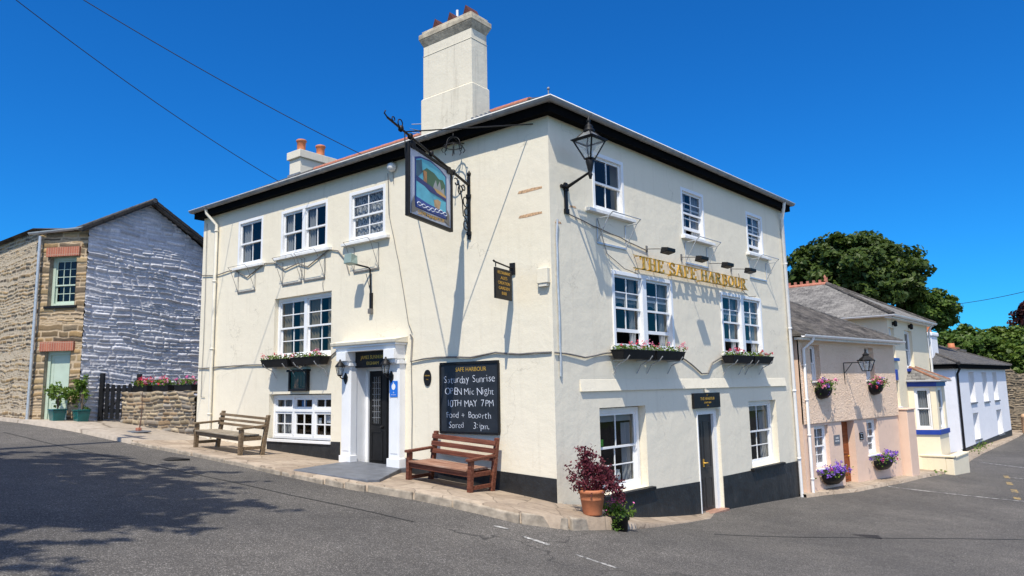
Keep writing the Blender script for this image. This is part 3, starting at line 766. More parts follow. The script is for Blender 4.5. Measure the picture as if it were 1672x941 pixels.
for i in range(5): fl.box(-1.772,-1.735,.06+.12*i,.19+.12*i,6.93+.066*i,7.10+.066*i)
fl.build('lead_flashing',M['lead'],cho)
# low chimney at the far end
cs=MB(); cs.box(-10.3,-9.8,2.0,3.15,6.6,8.56); c2=cs.build('chimney',M['chim'],pub,bevel=.01)
cc=MB(); cc.box(-10.36,-9.74,1.94,3.21,8.56,8.78); cc.build('chimney_cap',M['chim'],c2,bevel=.012)
for y in (2.2,2.85):
    m=MB(); m.lathe([(.11,0),(.13,.02),(.115,.10),(.12,.30),(.145,.32),(.145,.36),(.12,.38),(.10,.36),(.09,.1)],14,(-10.05,y,8.78)); m.build('chimney_pot',M['terra'],c2)
fl=MB(); fl.box(-10.33,-9.77,1.96,2.0,7.93,8.13); fl.build('lead_flashing',M['lead'],c2)
# ------------------------------------------------------------------ windows
W_=lambda *a,**k: window(pub,I4,*a,**k)
V_=lambda *a,**k: window(pub,RT,*a,**k)
W_(-9.43,-8.36,5.17,6.32,y=.01,proud=.015,cols=2,curtain='drapeL',sill=(-9.52,-8.24,.09,.07,'white_old'))
W_(-7.62,-5.90,5.20,6.28,y=.01,proud=.015,bays=2,cols=2,curtain='drapeL',sill=(-7.78,-5.73,.09,.07,'white_old'))
W_(-5.17,-4.04,5.20,6.27,y=.01,proud=.015,cols=2,rt=2,rb=2,curtain='net',sill=(-5.33,-3.90,.09,.07,'white_old'))
W_(-7.80,-5.72,2.88,4.25,y=.10,bays=2,cols=2,rt=2,rb=2,curtain='beige',opening=.0,sill=(-7.85,-5.68,.02,.06,'white_old'))
V_(1.22,2.22,5.26,6.34,y=.01,proud=.02,cols=2,sill=(.98,2.46,.10,.07,'white_old'))
V_(4.38,5.38,5.24,6.30,y=.01,proud=.02,cols=2,rt=2,rb=2,opening=.12,curtain='drape',sill=(4.32,5.67,.10,.07,'white_old'))
V_(7.53,8.46,5.27,6.30,y=.01,proud=.02,cols=2,rt=2,rb=2,opening=.12,curtain='drape',sill=(7.43,8.70,.10,.07,'white_old'))
V_(1.70,3.82,2.83,4.22,y=.005,proud=.03,bays=2,cols=2,rt=2,rb=1,opening=.22,split=.52,mull=.15,curtain='cafe',sill=(1.62,3.90,.06,.06,'white_old'))
V_(5.93,8.06,2.80,4.18,y=.005,proud=.03,bays=2,cols=2,rt=2,rb=1,opening=.22,split=.52,mull=.15,curtain='cafe',sill=(5.86,8.13,.06,.06,'white_old'))
V_(1.20,2.64,.30,1.74,y=.15,fw=.085,cols=2,rt=1,rb=2,split=.53,curtain='blind',sill=(1.12,2.78,.09,.07,'black'))
V_(7.06,8.60,.22,1.72,y=.14,fw=.085,cols=2,rt=1,rb=2,split=.53,curtain='blind',sill=(6.96,8.74,.09,.07,'black'))
# three light casement with top lights
w=MB(); x0,x1,z0,z1,y=-7.92,-5.68,1.10,2.06,.12
w.box(x0,x0+.07,y,y+.09,z0,z1); w.box(x1-.07,x1,y,y+.09,z0,z1); w.box(x0+.07,x1-.07,y,y+.09,z1-.06,z1); w.box(x0+.07,x1-.07,y,y+.09,z0,z0+.06)
bw=(x1-x0-.14-.14)/3; zt=1.72
for b in (1,2):
    xa=x0+.07+b*bw+(b-1)*.07; w.box(xa,xa+.07,y,y+.09,z0+.06,z1-.06)
for b in range(3):
    xa=x0+.07+b*(bw+.07); w.box(xa,xa+bw,y,y+.088,zt-.03,zt+.03)
wo=w.build('window',M['white'],pub,bevel=.004)
pn=MB()
for b in range(3):
    xa=x0+.07+b*(bw+.07); xb=xa+bw
    for (p,q_,rows) in ((z0+.06,zt-.03,2),(zt+.03,z1-.06,1)):
        s=MB(); e=.05
        s.box(xa,xa+e,y+.02,y+.06,p,q_); s.box(xb-e,xb,y+.02,y+.06,p,q_); s.box(xa+e,xb-e,y+.02,y+.06,p,p+e); s.box(xa+e,xb-e,y+.02,y+.06,q_-e,q_)
        s.box((xa+xb)/2-.013,(xa+xb)/2+.013,y+.025,y+.055,p+e,q_-e)
        if rows==2:
            zm=(p+q_)/2; s.box(xa+e,(xa+xb)/2-.013,y+.026,y+.054,zm-.013,zm+.013); s.box((xa+xb)/2+.013,xb-e,y+.026,y+.054,zm-.013,zm+.013)
        s.build('casement',M['white'],wo,bevel=.003)
        for c in range(2):
            a,bb=(xa+e,(xa+xb)/2) if c==0 else ((xa+xb)/2,xb-e)
            for r_ in range(rows):
                zl=p+e+(q_-p-2*e)*r_/rows; zh=p+e+(q_-p-2*e)*(r_+1)/rows; ee=[random.uniform(-.001,.001) for _ in range(4)]
                pn.quad((a-.004,y+.04+ee[0],zl-.004),(bb+.004,y+.04+ee[1],zl-.004),(bb+.004,y+.04+ee[2],zh+.004),(a-.004,y+.04+ee[3],zh+.004))
pn.build('pane',M['glass'],wo)
cu=MB(); drape(cu,x0+.1,x0+.5,z0+.05,z1-.1,y+.16,3); cu.build('curtain',M['curtain'],wo)
sb=MB(); sb.box(x0-.04,x1+.03,-.05,y+.01,z0-.06,z0); sb.build('sill',M['white'],wo,bevel=.006)
c1=MB(); c1.box(-6.97,-6.80,.205,.21,1.80,1.97); tag(c1.build('notice_card',M['bluecard']),'small blue card behind the top middle pane of the low three-part window','card')
c1=MB(); c1.box(-6.14,-5.94,.215,.22,1.46,1.62); c1.box(-6.42,-6.28,.215,.22,1.44,1.56); tag(c1.build('notice_card',M['chalk']),'pale notices behind the right-hand casement of the low three-part window','card')
va=MB(); va.lathe([(.03,0),(.06,.02),(.085,.10),(.075,.18),(.04,.24),(.05,.27)],14,(-6.55,.28,1.16)); tag(va.build('vase',M['terra']),'orange vase on the inside sill of the low three-part window','vase')
c1=MB(RT); c1.box(1.52,1.70,.30,.305,1.07,1.19); tag(c1.build('notice_card',M['card']),'bright green card inside the ground-floor window behind the purple plant','card')
jg=MB(RT); jg.lathe([(.04,0),(.055,.02),(.06,.10),(.045,.16),(.055,.2)],12,(2.25,.34,1.06)); jg.lathe([(.04,0),(.055,.02),(.06,.10),(.045,.16),(.055,.2)],12,(2.02,.34,1.06)); 
jg=MB(RT); jg.lathe([(.04,0),(.06,.02),(.065,.12),(.045,.17),(.055,.2)],12,(2.18,.36,.42)); tag(jg.build('jug',M['white']),'small white jug on the inside sill of the window behind the purple plant','jug')
# ------------------------------------------------------------------ main door
ds=MB()
ds.box(-4.95,-4.87,-.02,.45,.3,2.6); ds.box(-3.78,-3.70,-.02,.45,.3,2.6); ds.box(-4.87,-3.78,.26,.36,2.52,2.60)
ds.box(-4.87,-4.80,.24,.32,.3,2.52); ds.box(-3.85,-3.78,.24,.32,.3,2.52)
dso=ds.build('door_surround',M['white'],pub,bevel=.004)
for xa,xb in ((-5.15,-4.86),(-3.74,-3.45)):
    p=MB(); p.box(xa,xb,-.15,.0,.2,2.62); p.box(xa-.03,xb+.03,-.18,.0,.2,.86); p.box(xa+.05,xb-.05,-.158,-.15,.95,2.5)
    p.box(xa-.03,xb+.03,-.20,0,2.62,2.68); p.box(xa,xb,-.30,0,2.72,2.90); p.box(xa+.03,xb-.03,-.24,0,2.64,2.72)
    p.build('pilaster',M['white'],dso,bevel=.006)
h=MB(); h.box(-5.22,-3.45,-.26,0,2.90,2.98); h.box(-5.27,-3.41,-.30,0,2.98,3.02); h.build('cornice',M['white'],dso,bevel=.006)
h=MB(); h.hexa([(-5.31,-.325,3.02),(-3.39,-.325,3.02),(-3.38,0,3.02),(-5.32,0,3.02),(-5.32,-.34,3.09),(-3.38,-.34,3.09),(-3.38,0,3.15),(-5.32,0,3.15)]); h.build('hood_slab',M['chim'],dso,bevel=.012)
sg=MB(); sg.box(-4.86,-3.76,-.05,-.02,2.58,2.90); sgo=sg.build('name_board',M['black'],dso,bevel=.004)
tx=MB(); add_text(tx,'JAMES SUNNUAL',-4.33,-.052,2.78,.10,.72); add_text(tx,'EIGHAM',-4.33,-.052,2.66,.09,.36); tx.build('lettering',M['gold'],sgo)
def door_leaf(mb,x0,x1,z0,z1,y,T=None):
    mb.box(x0,x1,y,y+.045,z0,z1)
d=MB(); door_leaf(d,-4.80,-4.33,.62,2.52,.28)
for z0,z1 in ((.74,1.32),): 
    d.box(-4.74,-4.39,.268,.28,z0,z0+.03); d.box(-4.74,-4.39,.268,.28,z1-.03,z1); d.box(-4.74,-4.71,.268,.28,z0+.03,z1-.03); d.box(-4.42,-4.39,.268,.28,z0+.03,z1-.03)
d.box(-4.72,-4.70,.266,.28,1.45,2.42); d.box(-4.46,-4.44,.266,.28,1.45,2.42); d.box(-4.70,-4.46,.266,.28,1.45,1.47); d.box(-4.70,-4.46,.266,.28,2.40,2.42)
d.hexa([(-4.33,.28,.62),(-4.29,.28,.62),(-4.14,.72,.62),(-4.18,.72,.62),(-4.33,.28,2.52),(-4.29,.28,2.52),(-4.14,.72,2.52),(-4.18,.72,2.52)])
do=d.build('door',M['black'],pub,bevel=.004)
gl=MB(); gl.box(-4.70,-4.46,.272,.2785,1.47,2.40); gl.build('pane',M['glass'],do)
lb=MB()
for x in (-4.64,-4.58,-4.52): lb.box(x-.004,x+.004,.266,.271,1.47,2.40)
for k in range(1,8):
    z=1.47+.93*k/8; lb.box(-4.70,-4.46,.2655,.2705,z-.004,z+.004)
lb.build('lead_bar',M['lead'],do)
kn=MB(); kn.lathe([(0,0),(.03,.005),(.03,.02),(.012,.03),(.028,.05),(0,.06)],10,(0,0,0)); 
for i,v in enumerate(kn.v): kn.v[i]=(-4.40+v[0],.28-v[2],1.40+v[1])
kn.build('handle',M['iron'],do)
# side door
ds=MB(RT)
ds.box(4.57,4.60,.02,.44,-.6,1.60); ds.box(5.44,5.58,.07,.44,-.6,1.60); ds.box(4.60,5.44,.07,.44,1.50,1.60)
ds.box(4.57,4.60,-.02,.02,-.6,1.58)
dso2=ds.build('door_surround',M['white'],pub,bevel=.004)
d=MB(RT); d.box(4.60,5.44,.13,.18,-.56,1.50)
for a,b in ((4.68,4.98),(5.07,5.37)):
    for z0,z1 in ((-.42,.20),(.38,1.36)):
        d.box(a,b,.122,.13,z0,z0+.03); d.box(a,b,.122,.13,z1-.03,z1); d.box(a,a+.03,.122,.13,z0+.03,z1-.03); d.box(b-.03,b,.122,.13,z0+.03,z1-.03)
do=d.build('door',M['darkdoor'],pub,bevel=.003)
k=MB(RT); k.tube([(5.0,.12,.50),(5.0,.075,.50),(5.10,.075,.50)],.014,7); k.box(4.99,5.03,.114,.13,.42,.58); k.build('handle',M['gold'],do)
st=MB(RT); st.box(4.52,5.62,-.10,.45,-.75,-.47); tag(st.build('doorstep',plain('worn_red_tile',(.33,.185,.13),.8,.3,9,.2),bevel=.01),'red tiled step below the narrow side door','step')
# downpipes
p=MB(); p.tube([(-10.62,-.225,6.82),(-10.62,-.20,6.70),(-10.35,-.07,6.38),(-10.35,-.07,.8)],.042,9)
for z in (1.6,3.2,4.9,6.2): p.lathe([(.043,0),(.055,.005),(.055,.04),(.043,.045)],9,(-10.35,-.07,z))
p.build('downpipe',M['pipe'],pub)
p=MB(RT); p.tube([(9.45,-.225,6.82),(9.45,-.2,6.66),(9.62,-.07,6.40),(9.66,-.07,-.95)],.042,9)
for z in (.2,1.9,3.5,5.2): p.lathe([(.043,0),(.055,.005),(.055,.04),(.043,.045)],9,(9.64,-.07,z))
p.build('downpipe',M['wgutter'],pub)
for a,b,T_,z in ((-9.35,-8.62,None,5.06),(-7.50,-6.78,None,5.06),(-6.68,-5.96,None,5.07),(-4.98,-4.22,None,5.07)):
    m=MB(T_); bracket_frame(m,a,b,z,.50,.30,.0055); m.build('flower_box_bracket',M['cable'],pub)
for a,b in ((1.30,2.20),(4.45,5.40),(7.55,8.50)):
    m=MB(RT); bracket_frame(m,a,b,5.10,.42,.36,.011); m.build('flower_box_bracket',M['galv'],pub)

# ================================================================== THINGS ON THE PUB WALLS
def LT(name,label,cat,u,z,d=0,group=None): return thing(name,label,cat,(-u,-d,z),0,group)
def RTh(name,label,cat,v,z,d=0,group=None):
    p=RT@Vector((v,-d,z)); return thing(name,label,cat,p,R(86),group)
# --- cables
def cable(name,T,pts,r,mat,label,y=-.02,ends=True):
    m=MB(T); P=[]
    for i in range(len(pts)-1):
        (a,b),(c,d)=pts[i],pts[i+1]
        n=max(1,int(math.hypot(c-a,d-b)/.25))
        for k in range(n):
            f=k/n; P.append((a+(c-a)*f,y-random.uniform(0,.012),b+(d-b)*f+random.uniform(-.008,.008)))
    P.append((pts[-1][0],y,pts[-1][1]))
    m.tube(P,r,6); return tag(m.build(name,M[mat]),label,'cable')
neg=lambda L_:[(-u,z) for u,z in L_]
cable('wall_cable',None,neg([(11.05,2.76),(8.9,2.77),(7.9,2.75),(6.9,2.66),(5.75,2.82),(5.42,3.0)]),.016,'cable','grey cable along the first-storey line left of the main door hood')
cable('wall_cable',None,neg([(3.29,3.17),(3.24,3.1),(3.27,2.66),(2.6,2.71),(1.77,2.68),(1.2,2.74),(.67,2.69),(0.03,2.69)]),.016,'cable','grey cable above the chalkboard running to the corner of the pub')
cable('wall_cable',None,neg([(11.05,5.16),(10.4,5.09),(9.55,5.13),(9.2,4.98),(8.95,4.88),(8.6,5.0),(8.2,5.13),(7.85,5.10),(7.4,4.90),(6.9,4.97),(6.55,4.85),(6.2,5.0),(5.8,5.14),(5.5,5.08),(5.25,4.85),(5.13,4.55)]),.013,'cable','dark cable drooping under the top row of windows on the door side')
cable('wall_cable',None,neg([(3.95,6.45),(3.9,5.6),(3.62,4.6),(3.35,3.4),(3.25,3.2)]),.007,'cable','thin wire dropping from the eaves to the hood of the main door')
cable('wall_cable',None,neg([(5.95,5.1),(5.93,4.7),(6.0,4.4),(5.98,4.28)]),.006,'cable','thin wire hanging above the bay-wide first-floor window by the drainpipe side')
cable('wall_cable',None,neg([(10.9,6.5),(10.85,4.0),(10.88,2.05),(10.7,2.03)]),.007,'cable','thin wire down the far left edge of the pub wall')
cable('wall_cable',None,neg([(3.27,2.66),(3.24,1.8),(3.26,.75)]),.006,'cable','thin wire going down the wall between oval plaque and white pilaster')
cable('wall_cable',RT,[(.15,4.9),(.12,4.6),(.13,3.4),(.14,2.30)],.02,'galv','grey conduit running down the pub corner below the street lantern')
cable('wall_cable',RT,[(.0,2.69),(.8,2.62),(1.4,2.70),(1.75,2.72),(2.6,2.62),(3.7,2.66),(4.0,2.70),(4.5,2.52),(4.85,2.36),(5.15,2.36),(5.35,2.58),(5.75,2.70),(5.9,2.68)],.015,'cable','grey cable drooping between the two pairs of flower boxes under the gold letters')
cable('wall_cable',RT,[(.45,5.05),(.9,4.98),(1.4,4.92),(2.0,4.85),(2.5,4.78),(2.95,4.72)],.010,'cable','thin cable from the street lantern bracket to the first floodlight')
cable('wall_cable',RT,[(1.3,5.1),(1.55,4.5),(2.1,4.28),(2.6,4.22)],.007,'cable','thin wire looping from the nearest top window to the gold letters')
cable('wall_cable',RT,[(6.9,4.68),(7.05,4.3),(7.4,4.18),(7.8,4.22)],.007,'cable','thin wire hanging below the last floodlight near the drainpipe')
# --- white alarm box
o=LT('alarm_box','small cream junction box on the wall just left of the pub corner','box',.135,3.82)
m=MB(); m.box(-.11,.11,-.09,0,0,.25); m.build('casing',M['cream'],o,bevel=.008); m=MB(); m.box(-.08,.08,-.075,-.01,-.05,0); m.build('base',M['pipe'],o)
# --- chalkboard
o=LT('chalkboard','large chalkboard advertising an open mic night above the red bench','chalkboard',1.82,1.39)
m=MB(); w2,h2=.665,1.17
m.box(-w2,w2,-.03,-.002,0,h2); m.build('board',plain('slate_board',(.016,.019,.024),.55,.35,4,.05),o)
m=MB(); m.box(-w2-.02,w2+.02,-.05,-.0,h2,h2+.045); m.box(-w2-.02,w2+.02,-.06,0,-.04,0); m.box(-w2-.03,-w2,-.05,0,0,h2); m.box(w2,w2+.03,-.05,0,0,h2); m.build('frame',M['black'],o,bevel=.004)
m=MB(); add_text(m,'SAFE HARBOUR',.05,-.031,1.075,.105,.72,spacing=1.0)
for f in (.004,): pass
m.build('gilt_heading',M['gold'],o)
def scrawl(mb,txt,xc,z,size,width,seed):
    # chalk hand: every letter its own size, tilt and height
    r=random.Random(seed); n=len(txt); ws=[1.0 if c.isupper() else (.55 if c in 'il:.' else .8) for c in txt]; tot=sum(ws); x=xc-width/2
    for c,w_ in zip(txt,ws):
        wd=width*w_/tot
        if c!=' ':
            for off in (0,):
                add_text(mb,c,x+wd/2+r.uniform(-.006,.006),-.031,z+r.uniform(-.010,.012),size*r.uniform(.92,1.12),None,.0008,r.uniform(-.10,.12),off=-.0034)
        x+=wd
m=MB()
for txt,xc,z,s,wd,sd in (('Saturday Sunrise',-.0,.90,.175,1.20,3),('OPEN Mic Night',.02,.69,.17,1.14,5),('10TH MAY 7PM',.02,.48,.17,1.08,8),('Food + Booorth',-.02,.28,.155,1.06,9),('Sored   3:ipm,',.0,.10,.155,.98,12)):
    scrawl(m,txt,xc,z,s,wd,sd)
m.build('chalk_writing',M['chalk'],o)
# --- oval plaque
o=LT('oval_plaque','small black oval plaque on the wall between main door and chalkboard','plaque',2.85,2.19)
m=MB(); n=28; m.prism([(.095*math.cos(2*math.pi*k/n),.15+.15*math.sin(2*math.pi*k/n)) for k in range(n)],-.02,-.002); m.build('plate',M['black'],o)
m=MB(); add_text(m,'THE INN',0,-.021,.19,.035); add_text(m,'1716',0,-.021,.12,.03); m.build('lettering',M['gold'],o)
# --- menu case
o=LT('menu_case','glazed black menu case on the wall under the left pair of flower boxes','menu case',6.75,2.14,0)
m=MB(); a,b=.33,.47; m.box(-a,-a+.05,-.09,0,0,b); m.box(a-.05,a,-.09,0,0,b); m.box(-a+.05,a-.05,-.09,0,0,.05); m.box(-a-.03,a+.03,-.12,0,b-.05,b); m.build('frame',M['iron'],o,bevel=.005)
m=MB(); m.box(-a+.05,a-.05,-.03,-.02,.05,b-.05); m.build('backboard',plain('menu_sheet',(.07,.035,.03),.7,.3,9),o)
m=MB()
for i,x in enumerate((-.16,-.05,.06,.17)): m.box(x-.012,x+.012,-.034,-.031,.10+.02*(i%2),.34)
m.box(-.22,-.12,-.034,-.031,.08,.11); m.box(.1,.22,-.034,-.031,.08,.11); m.build('print',M['redworn'],o)
m=MB(); m.quad((-a+.05,-.07,.05),(a-.05,-.07,.05),(a-.05,-.07,b-.05),(-a+.05,-.07,b-.05)); m.build('pane',M['glass'],o)
# --- sticker
o=LT('hygiene_sticker','blue and white sign with a round rosette on the right door pilaster','sign',3.595,2.0,.161)
m=MB(); m.box(-.105,.105,-.006,0,0,.30); m.build('panel',M['bluesign'],o)
m=MB(); m.prism([(.05*math.cos(2*math.pi*k/22),.19+.058*math.sin(2*math.pi*k/22)) for k in range(22)],-.009,-.006); m.prism([(-.012,.27),(.012,.27),(.004,.20),(-.004,.20)],-.0092,-.009)
add_text(m,'FS',0,-.0075,.08,.032); add_text(m,'ACCREDITED',0,-.0075,.04,.015,.13); m.build('rosette',M['white'],o)
# --- coach lanterns beside the door
def coach(u,label):
    o=LT('coach_lantern',label,'lantern',u,2.36,.15,'pair of lanterns on the door pilasters')
    m=MB(); m.prism([(.0,-.10),(.055,-.02),(.06,.05),(.0,.13),(-.06,.05),(-.055,-.02)],-.03,0); m.tube([(0,-.03,.02),(0,-.10,.01),(0,-.15,.04),(0,-.16,.08)],.013,6); m.build('bracket',M['iron'],o)
    m=MB(); c=(0,-.16,.08)
    for k in range(6):
        a=2*math.pi*k/6; m.tube([(c[0]+.05*math.cos(a),c[1]+.05*math.sin(a),c[2]),(c[0]+.085*math.cos(a),c[1]+.085*math.sin(a),c[2]+.17)],.006,5)
    m.lathe([(.0,-.03),(.03,-.02),(.055,0),(.05,.01)],12,c); m.lathe([(.10,.165),(.10,.18),(.05,.25),(.025,.27),(.018,.31),(0,.32)],12,c); m.build('cage',M['iron'],o)
    m=MB(); m.lathe([(.046,.01),(.078,.165)],6,c,True); m.build('glass',M['lampglass'],o)
coach(5.01,'black coach lantern on the left pilaster of the main door')
coach(3.66,'black coach lantern on the right pilaster above the blue sign')
# --- flood light on the long arm
o=LT('floodlight','grey-green floodlight on a cranked arm above the main door, left wall','floodlight',4.42,3.75)
m=MB(); m.box(-.03,.03,-.05,0,0,.32); m.tube([(0,-.04,.25),(0,-.06,.80),(-.04,-.08,.84),(-.20,-.30,.90)],.018,7); m.tube([(0,-.04,.35),(-.05,-.12,.7)],.006,5); m.build('arm',M['iron'],o)
m=MB(); m.hexa([(-.33,-.47,.90),(-.11,-.47,.90),(-.09,-.30,.88),(-.35,-.30,.88),(-.33,-.45,1.10),(-.11,-.45,1.10),(-.13,-.28,1.06),(-.31,-.28,1.06)]); m.build('housing',M['greenflood'],o,bevel=.012)
m=MB(); m.box(-.05,.04,-.07,0,-.10,.0); m.build('junction_box',M['cable'],o)
# --- bell dish under eaves
o=LT('alarm_bell','small white round alarm bell under the eaves left of the hanging sign','alarm bell',3.80,6.55)
m=MB(); m.lathe([(0,-.11),(.07,-.10),(.10,-.05),(.10,0)],16)
for i,v in enumerate(m.v): m.v[i]=(v[0],v[2]-.02,v[1])
m.build('bell',M['white_old'],o); m=MB(); m.tube([(0,-.02,.08),(.02,-.06,.15)],.02,6); m.tube([(0,-.02,-.08),(.02,-.02,-.35)],.005,5); m.build('mount',M['cable'],o)
# --- picture sign
tl=math.atan(.20)
o=thing('hanging_sign','large framed picture sign of a harbour hanging from a scrolled iron arm','pub sign',(-1.78,0,4.84),-math.pi/2+tl)   # local x runs outward from the wall
sgn=o
m=MB()
arm=lambda s:(s,0,.95+.195*s)
m.tube([arm(0),arm(2.45)],[.026,.018],8)
m.box(-.03,.03,-.03,.03,-.05,1.12); m.lathe([(0,0),(.045,.02),(.045,.06),(.02,.09),(0,.12)],10,(0,0,1.12)); m.box(-.035,.05,-.045,.045,.72,.78); m.box(-.035,.05,-.045,.045,.03,.09)
for s in (.55,1.25,1.85,2.1): m.lathe([(.018,-.05),(.045,-.03),(.045,.03),(.018,.05)],8,arm(s))
# scrolls at the tip
for s,rr in ((2.12,.06),(2.3,.035)):
    cx,cz=s,.95+.195*s+rr+.02; m.tube([(cx+rr*math.cos(a),0,cz+rr*math.sin(a)) for a in np.linspace(-1.6,3.6,14)],.010,5)
m.tube([arm(2.45),(2.53,0,1.47),(2.50,0,1.52)],.012,5)
m.build('arm',M['iron'],o)
m=MB()
def scroll(c,r0,a0,a1,turns=1,sgn_=1): return [(c[0]+r0*(1-.6*f)*math.cos(a0+(a1-a0)*f),0,c[1]+r0*(1-.6*f)*math.sin(a0+(a1-a0)*f)) for f in np.linspace(0,1,18)]
m.tube([(.03,0,.05),(.12,0,.30),(.22,0,.35),(.25,0,.62),(.40,0,.95)],.012,6)
for c,r0,a0,a1 in (((.13,.20),.10,-2,4),((.11,.42),.10,3.5,-2.5),((.13,.63),.11,-2,4),((.30,.80),.10,-1.2,4.4),((.20,.85),.07,0,5.5),((.45,.90),.08,.8,6)):
    m.tube(scroll(c,r0,a0,a1),.012,5)
m.build('scrollwork',M['iron'],o)
m=MB(); m.tube([arm(2.0),(-.19,-1.55,1.80)],.010,6); m.tube([arm(2.0),(.19,1.52,1.78)],.011,6); m.build('stay_rod',M['iron'],o)
# board: slightly slanted top
s0,s1=.62,1.94
fr_=MB(); zb=.0; za0,za1=1.06,1.19
t_=.035
fr_.hexa([(s0,-t_,zb-.03),(s0+.05,-t_,zb-.03),(s0+.05,t_,zb-.03),(s0,t_,zb-.03),(s0,-t_,za0),(s0+.05,-t_,za0),(s0+.05,t_,za0),(s0,t_,za0)])
fr_.hexa([(s1-.05,-t_,zb),(s1,-t_,zb),(s1,t_,zb),(s1-.05,t_,zb),(s1-.05,-t_,za1),(s1,-t_,za1),(s1,t_,za1),(s1-.05,t_,za1)])
fr_.hexa([(s0+.05,-t_,zb-.03),(s1-.05,-t_,zb),(s1-.05,t_,zb),(s0+.05,t_,zb-.03),(s0+.05,-t_,zb+.025),(s1-.05,-t_,zb+.05),(s1-.05,t_,zb+.05),(s0+.05,t_,zb+.025)])
fr_.hexa([(s0+.05,-t_,za0-.05),(s1-.05,-t_,za1-.05),(s1-.05,t_,za1-.05),(s0+.05,t_,za0-.05),(s0+.05,-t_,za0),(s1-.05,-t_,za1),(s1-.05,t_,za1),(s0+.05,t_,za0)])
fr_.build('frame',M['black'],o,bevel=.005)
m=MB()
for s,z in ((.74,1.0),(1.80,1.14)): m.box(s-.05,s+.05,-.042,.042,z-.02,z+.10); m.tube([(s,0,z+.1),(s,0,.95+.195*s)],.014,6)
m.build('hanger',M['iron'],o)
m=MB(); m.prism([(s0+.05,0.0),(s1-.05,.03),(s1-.05,za1-.05),(s0+.05,za0-.05)],-.012,.012); bd=m.build('board',plain('sign_ground',(.50,.53,.62),.5,.05,3,0),o)
def art(name,outl,mat,lev):
    # both faces of the board; outline in board fractions (0..1 from wall side, 0..1 up)
    m=MB(); e=.0122+.0015*lev
    P=[(s0+.05+(s1-s0-.1)*a, .01+.02*a+(1.03+.12*a)*b) for a,b in outl]
    n=len(P)
    m.add([(x,e,z) for x,z in P],[tuple(range(n-1,-1,-1))]); m.add([(x,-e,z) for x,z in P],[tuple(range(n))])
    m.build(name,mat,bd); 
ac=lambda n,c,r=.5: plain('sign_'+n,c,r,.12,5,0)
# the near (viewed) face shows wall side on the right
art('picture_border',[(.10,.13),(.88,.13),(.88,.86),(.75,.92),(.5,.96),(.25,.92),(.10,.86)],ac('navy',(.02,.05,.22)),0)
art('picture_sky',[(.13,.30),(.85,.30),(.85,.84),(.73,.90),(.5,.935),(.27,.90),(.13,.84)],ac('sky',(.08,.42,.55)),1)
art('picture_tree',[(.14,.45),(.30,.46),(.52,.50),(.66,.60),(.70,.72),(.60,.80),(.42,.79),(.30,.74),(.20,.76),(.14,.70)],ac('tree',(.04,.12,.07)),2)
art('picture_cliff',[(.14,.46),(.45,.46),(.44,.58),(.38,.70),(.34,.60),(.28,.72),(.24,.58),(.18,.64)],ac('cliff',(.30,.32,.33)),3)
art('picture_mast',[(.60,.38),(.68,.38),(.68,.74),(.60,.74)],ac('mast',(.42,.20,.08)),4)
art('picture_sail',[(.85,.55),(.85,.82),(.72,.88),(.70,.70)],ac('sail',(.03,.10,.16)),3)
art('picture_hull',[(.13,.43),(.30,.45),(.55,.46),(.85,.52),(.85,.60),(.13,.50)],ac('hull',(.012,.03,.16)),5)
art('picture_sand',[(.13,.48),(.36,.50),(.44,.55),(.30,.555),(.13,.52)],ac('sand',(.55,.33,.12)),6)
art('picture_water',[(.13,.22),(.85,.22),(.85,.52),(.66,.50),(.50,.44),(.42,.36),(.30,.40),(.13,.42)],ac('water',(.10,.45,.58)),6)
art('picture_quay',[(.30,.24),(.42,.26),(.44,.36),(.34,.40),(.26,.38)],ac('quay',(.52,.34,.18)),7)
art('picture_sea',[(.13,.14),(.85,.14),(.85,.29),(.6,.26),(.4,.25),(.13,.24)],ac('sea',(.015,.06,.30)),8)
m=MB()
for k in range(7):
    a=.16+k*.105; cx=s0+.05+(s1-s0-.1)*a; cz=.235+.012*math.sin(k*1.3)
    for sd in (-1,1): m.tube([(cx+.055*math.cos(q),sd*.0262,cz+.028*math.sin(q)) for q in np.linspace(0,6.28,14)],.008,5)
m.build('rope_chain',M['chalk'],bd)
art('scroll_banner',[(.04,.03),(.20,.10),(.50,.055),(.80,.10),(.96,.03),(.96,.16),(.90,.30),(.88,.13),(.50,.10),(.12,.13),(.10,.30),(.04,.22)],ac('banner',(.16,.15,.14)),9)
m=MB()
for sd,rot in ((1,math.pi),(-1,0)):
    mm=MB(Matrix.Translation((s0+.66,0,.10))@Matrix.Rotation(rot,4,'Z')@Matrix.Translation((0,-.0275,0)))
    add_text(mm,'SAFE HARBOUR',0,0,.0,.085,.78,.001); m.v+=[]; b_=len(m.v); m.v+=mm.v; m.f+=[tuple(i+b_ for i in f) for f in mm.f]; m.sm+=mm.sm
m.build('lettering',M['gold'],bd)
